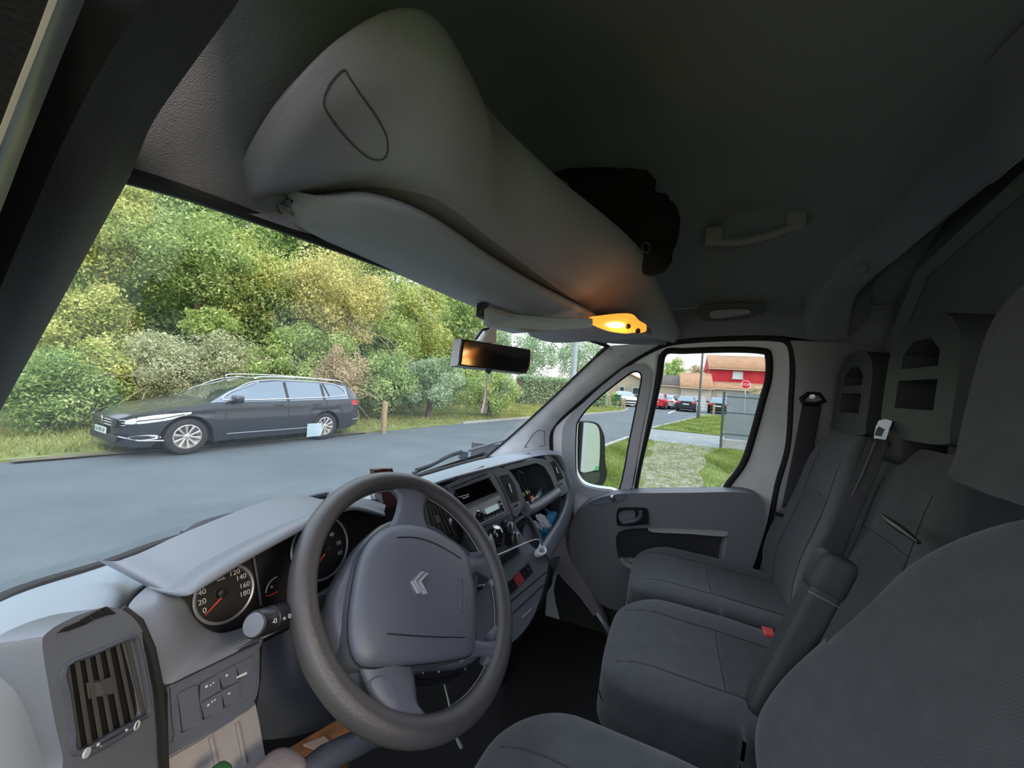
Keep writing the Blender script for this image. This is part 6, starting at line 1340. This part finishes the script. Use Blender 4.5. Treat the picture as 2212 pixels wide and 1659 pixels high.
def seat_back(parent, c, half, tilt, taper=.25, nm='backrest', yaw=0, bol=.03, seams=True):
    vf = cushion_vf(c, half, tilt, .5, 'back', taper=taper, yaw=yaw, bol=bol); mk(nm, vf, MT['fab'], parent, auto=False); t = bvh(vf); c = V(*c)
    bk = V(0, -1, 0)
    Rm_ = rotz(yaw)@rotx(tilt)
    X = lambda u, w: (c+Rm_@V(u*half[0], 0, w*half[2])+V(0, .4, 0), bk)
    if not seams: return t
    seam('seam', t, [X(.5-.06*w, w) for w in np.linspace(-.9, .78, 14)], .0010, M_SEAM, parent)
    seam('seam', t, [X(-.5+.06*w, w) for w in np.linspace(-.9, .78, 14)], .0010, M_SEAM, parent)
    seam('seam', t, [X(u, .38) for u in np.linspace(-.47, .47, 10)], .0010, M_SEAM, parent)
    rows = []
    for w in np.linspace(-.85, .36, 9):
        r_ = []
        for u in np.linspace(-.47, .47, 8):
            h = t.ray_cast(Vector(X(u, w)[0]), Vector(bk)); r_.append(np.array(h[0])+V(0, .0012, 0))
        rows.append(r_)
    mk('centre_panel', grid(rows), MT['fab2'], parent, auto=False)
    return t
def headrest(parent, c, w, h, tilt, yaw=0, holes=True, th=.10, m='hr'):
    n = rotz(yaw)@rotx(tilt)@V(0, 1, 0); fr = Frame(c, n)
    o = [(-w*.44, -h*.5), (-w*.5, -h*.36), (-w*.5, h*.12), (-w*.44, h*.34), (-w*.25, h*.48), (0, h*.5), (w*.25, h*.48), (w*.44, h*.34), (w*.5, h*.12), (w*.5, -h*.36), (w*.44, -h*.5)]
    hl = []
    if holes:
        hl = [[(-w*.26, h*.08), (-w*.26, h*.20), (-w*.12, h*.31), (w*.12, h*.31), (w*.26, h*.20), (w*.26, h*.08)], [(-w*.28, -h*.26), (-w*.28, -h*.02), (w*.28, -h*.02), (w*.28, -h*.26)]]
    L = [[fr.w(u, v, th/2) for u, v in l] for l in [cr([V(*p) for p in o], 4, True)]+hl]
    k = mk('headrest', slab(L[0], th, L[1:], n=fr.n), MT[m], parent, bevel=.016, seg=4)
    for s in (-.28, .28):
        a = fr.w(w*s, -h*.48, -.01); mk('headrest_post', tube([a, a-fr.v*.09], .006, 8), MT['steel'], k)
    return k
# double passenger bench
PBn = thing('passenger_bench', (.38, -.2, .62), 'dark grey fabric double passenger bench with two open headrests', 'seat')
mk('bench_base', box((.38, -.18, .76), (.82, .50, .26)), MT['vinyl'], PBn, bevel=.03)
seat_cushion(PBn, (.155, -.165, 1.02), (.225, .285, .085), .05)
seat_cushion(PBn, (.60, -.175, 1.02), (.225, .275, .085), .05)
seat_back(PBn, (.18, -.50, 1.335), (.205, .075, .325), .19, .22)
seat_back(PBn, (.61, -.50, 1.335), (.21, .075, .325), .19, .22)
headrest(PBn, (.20, -.545, 1.815), .26, .27, .05)
headrest(PBn, (.60, -.570, 1.785), .25, .25, .05)
# belt gear on the bench
v, f = softbox(6, .4)
mk('belt_tower', (v*V(.055, .05, .045)+V(.29, -.53, 1.66), f), MT['vinyl'], PBn)
gd = g(1905, 930, Y=-.47); fg = Frame(gd, nrm(CAM-gd))
mk('belt_guide', slab(cr(fg.pts([(1887, 940), (1897, 908), (1926, 910), (1922, 925), (1914, 950), (1905, 962), (1890, 950)]), 2, True), .012, [fg.pts([(1893, 930), (1899, 922), (1911, 928), (1904, 942), (1892, 940)])], n=fg.n), mat('guide_metal', (.28, .32, .34), .25, metal=.6), PBn, bevel=.002)
def belt(pts, w, parent, nm='belt_webbing', m='belt', side=None):
    rows = []
    P = cr([V(*p) for p in pts], 4)
    for i, p in enumerate(P):
        d = nrm(P[min(i+1, len(P)-1)]-P[max(i-1, 0)]); s = nrm(np.cross(d, nrm(CAM-p))) if side is None else nrm(side-np.dot(side, d)*d)
        rows.append([p-s*w/2, p-s*w*.42+nrm(CAM-p)*.0015, p+s*w*.42+nrm(CAM-p)*.0015, p+s*w/2])
    return mk(nm, grid(rows), MT[m], parent, solid=.0015)
belt([g(1898, 948, Y=-.465), g(1880, 1000, Y=-.45), g(1850, 1070, Y=-.43), g(1820, 1140, Y=-.41), g(1792, 1210, Y=-.40)], .042, PBn, side=V(.6, .5, 0))
mk('belt_edge', tube([g(1890, 955, Y=-.455), g(1860, 1030, Y=-.435), g(1826, 1100, Y=-.415), g(1784, 1200, Y=-.395)], .0016, 5), mat('belt_edge_line', (.13, .13, .14), .7), PBn)
bk_ = g(1660, 1372, X=.34); fb = Frame(bk_, nrm(nrm(CAM-bk_)+V(0, 0, .8)))
bkl = mk('belt_buckle', box(bk_-V(0, 0, .03), (.026, .018, .07), None), MT['black'], PBn, bevel=.004)
mk('release_button', box(bk_+V(0, 0, .0065), (.040, .026, .010)), mat('buckle_red', (.75, .08, .08), .4), bkl, bevel=.002)
mk('buckle_slot', box(bk_+V(-.002, -.004, .010), (.022, .006, .002)), MT['black'], bkl, smooth=False)
mk('fold_strap', tube(gy([(1905, 1112, -.42), (1925, 1128, -.41), (1950, 1145, -.405), (1985, 1172, -.40)]), [.003, .007, .007, .003], 8), MT['black'], PBn)
mk('seat_bracket', tube([g(1290, 1330, X=.30), g(1310, 1360, X=.26), g(1322, 1385, X=.24)], .012, 8), MT['black'], PBn)
# driver seat
DS = thing('driver_seat', (-.47, -.15, .62), 'dark grey fabric driver seat filling the lower right corner', 'seat')
mk('seat_base', box((-.47, -.08, .78), (.44, .44, .30)), MT['vinyl'], DS, bevel=.03)
seat_cushion(DS, (-.475, -.02, 1.085), (.25, .275, .085), .05)
seat_back(DS, (-.455, -.345, 1.36), (.26, .08, .30), .32, .28, bol=.05, seams=False)
headrest(DS, (-.335, -.425, 1.785), .25, .27, .12, yaw=.05, holes=False, m='fab')
AR = mk('armrest', (lambda q: (q[0]*V(.030, .034, .16), q[1]))(softbox(8, .7)), MT['vinyl'], None, auto=False)
bpy.data.objects.remove(AR)
a0, a1 = g(1800, 1225, X=-.145), g(1655, 1500, X=-.165)
axr = nrm(a1-a0); sdr = nrm(np.cross(axr, V(1, 0, 0))); xr = np.cross(sdr, axr)
def obx(c, hx, hs, ha, e=.5, n=8): v, f = softbox(n, e); return v[:, :1]*xr*hx+v[:, 1:2]*sdr*hs+v[:, 2:]*axr*ha+c, f
mk('armrest', obx((a0+a1)/2+axr*.02+sdr*.0, .021, .022, np.linalg.norm(a1-a0)*.56, .35), MT['vinyl'], DS, auto=False)
mk('armrest_head', obx(a0+axr*.014, .022, .026, .036, .5), MT['vinyl'], DS, auto=False)
mk('armrest_gap', tube([a0+axr*.050-xr*.021+sdr*.022, a0+axr*.050-xr*.021-sdr*.022], .0012, 6), MT['steel'], DS)
mk('seat_pivot', lathe(g(1700, 1540, X=-.18), nrm(V(.3, 1, .3)), [(.014, 0), (.012, .01), (.001, .012)], 14), MT['black'], DS)
mk('piping_pin', lathe(g(2178, 1149, X=-.22), V(0, .3, 1), [(.004, 0), (.003, .004), (.001, .005)], 10), MT['steel'], DS)
# right seat belt on the side pillar
SB = thing('seat_belt', g(1752, 860, X=.79), 'black seat belt hanging from its anchor on the pillar behind the passenger door', 'seat belt')
bc_ = g(1755, 857, X=.77); mk('anchor_bolt', lathe(bc_, nrm(CAM-bc_), [(.010, 0), (.009, .006), (.001, .007)], 12), MT['steel'], SB)
mk('anchor_loop', tube([g(1732, 862, X=.775), g(1745, 850, X=.775), g(1768, 850, X=.775), g(1780, 866, X=.775), g(1760, 874, X=.772), g(1736, 872, X=.772)], .010, 8, closed=True), MT['black'], SB)
mk('anchor_slider', slab([g(x, y, X=.783) for x, y in ((1750, 826), (1768, 826), (1766, 842), (1750, 842))], .01), MT['black'], SB, bevel=.002)
belt([g(1754, 872, X=.77), g(1743, 930, X=.77), g(1727, 1010, X=.77), g(1708, 1100, X=.775)], .055, SB, side=V(.1, 1, 0))
belt([g(1706, 1112, X=.775), g(1694, 1180, X=.78), g(1680, 1270, X=.79)], .055, SB, side=V(.1, 1, 0))
mk('belt_bracket', tube([g(1674, 1108, X=.765), g(1682, 1112, X=.765), g(1722, 1116, X=.765)], .006, 8), MT['black'], SB)
belt([g(1760, 876, X=.79), g(1757, 960, X=.79), g(1748, 1060, X=.79)], .02, SB, nm='belt_tail', side=V(.1, 1, 0))
mk('wall_hook', tube([g(1831, 878, Y=-.655), g(1826, 884, Y=-.65), g(1826, 902, Y=-.65), g(1831, 907, Y=-.655)], .004, 6), MT['hr'], WB)
# outer skin behind the linings so that no daylight leaks in
OUT = struct('wall_outer')
PNT = mat('van_white_paint', (.8, .82, .84), .3, coat=.4)

mk('outer_side_panel', slab([(.90, -.44, .45), (.90, -.44, 2.0), (.84, -.44, 2.2), (.84, -1.1, 2.2), (.90, -1.1, 2.0), (.90, -1.1, .45)], .02, n=(-1, 0, 0)), MT['trimdark'], OUT, smooth=False)
mk('outer_van_side', slab([(1.0, -.44, .45), (1.0, -.44, 2.05), (.92, -.44, 2.45), (.92, -4.6, 2.45), (1.0, -4.6, 2.05), (1.0, -4.6, .45)], .02, n=(1, 0, 0)), PNT, OUT, smooth=False)
mk('outer_roof_rail', loft([[V(.80, y, 1.955) for y in (-1.1, -.4, .05)], [V(.86, y, 2.03) for y in (-1.1, -.4, .05)], [V(.80, y, 2.16) for y in (-1.1, -.4, .05)]], 3, 3), MT['trimdark'], OUT)
mk('outer_roof', box((0, -.35, 2.46), (1.7, 1.5, .03)), MT['trimdark'], OUT, smooth=False)
mk('outer_front_wing', slab([(.89, .50, .45), (.89, .50, 1.43), (.89, .95, 1.40), (.89, .95, .45)], .02, n=(-1, 0, 0)), MT['trimdark'], OUT, smooth=False)
mk('door_bottom', slab([(.96, -.44, .45), (.93, -.44, 1.24), (.93, .70, 1.24), (.96, .70, .45)], .03, n=(1, 0, 0)), PNT, OUT, smooth=False)
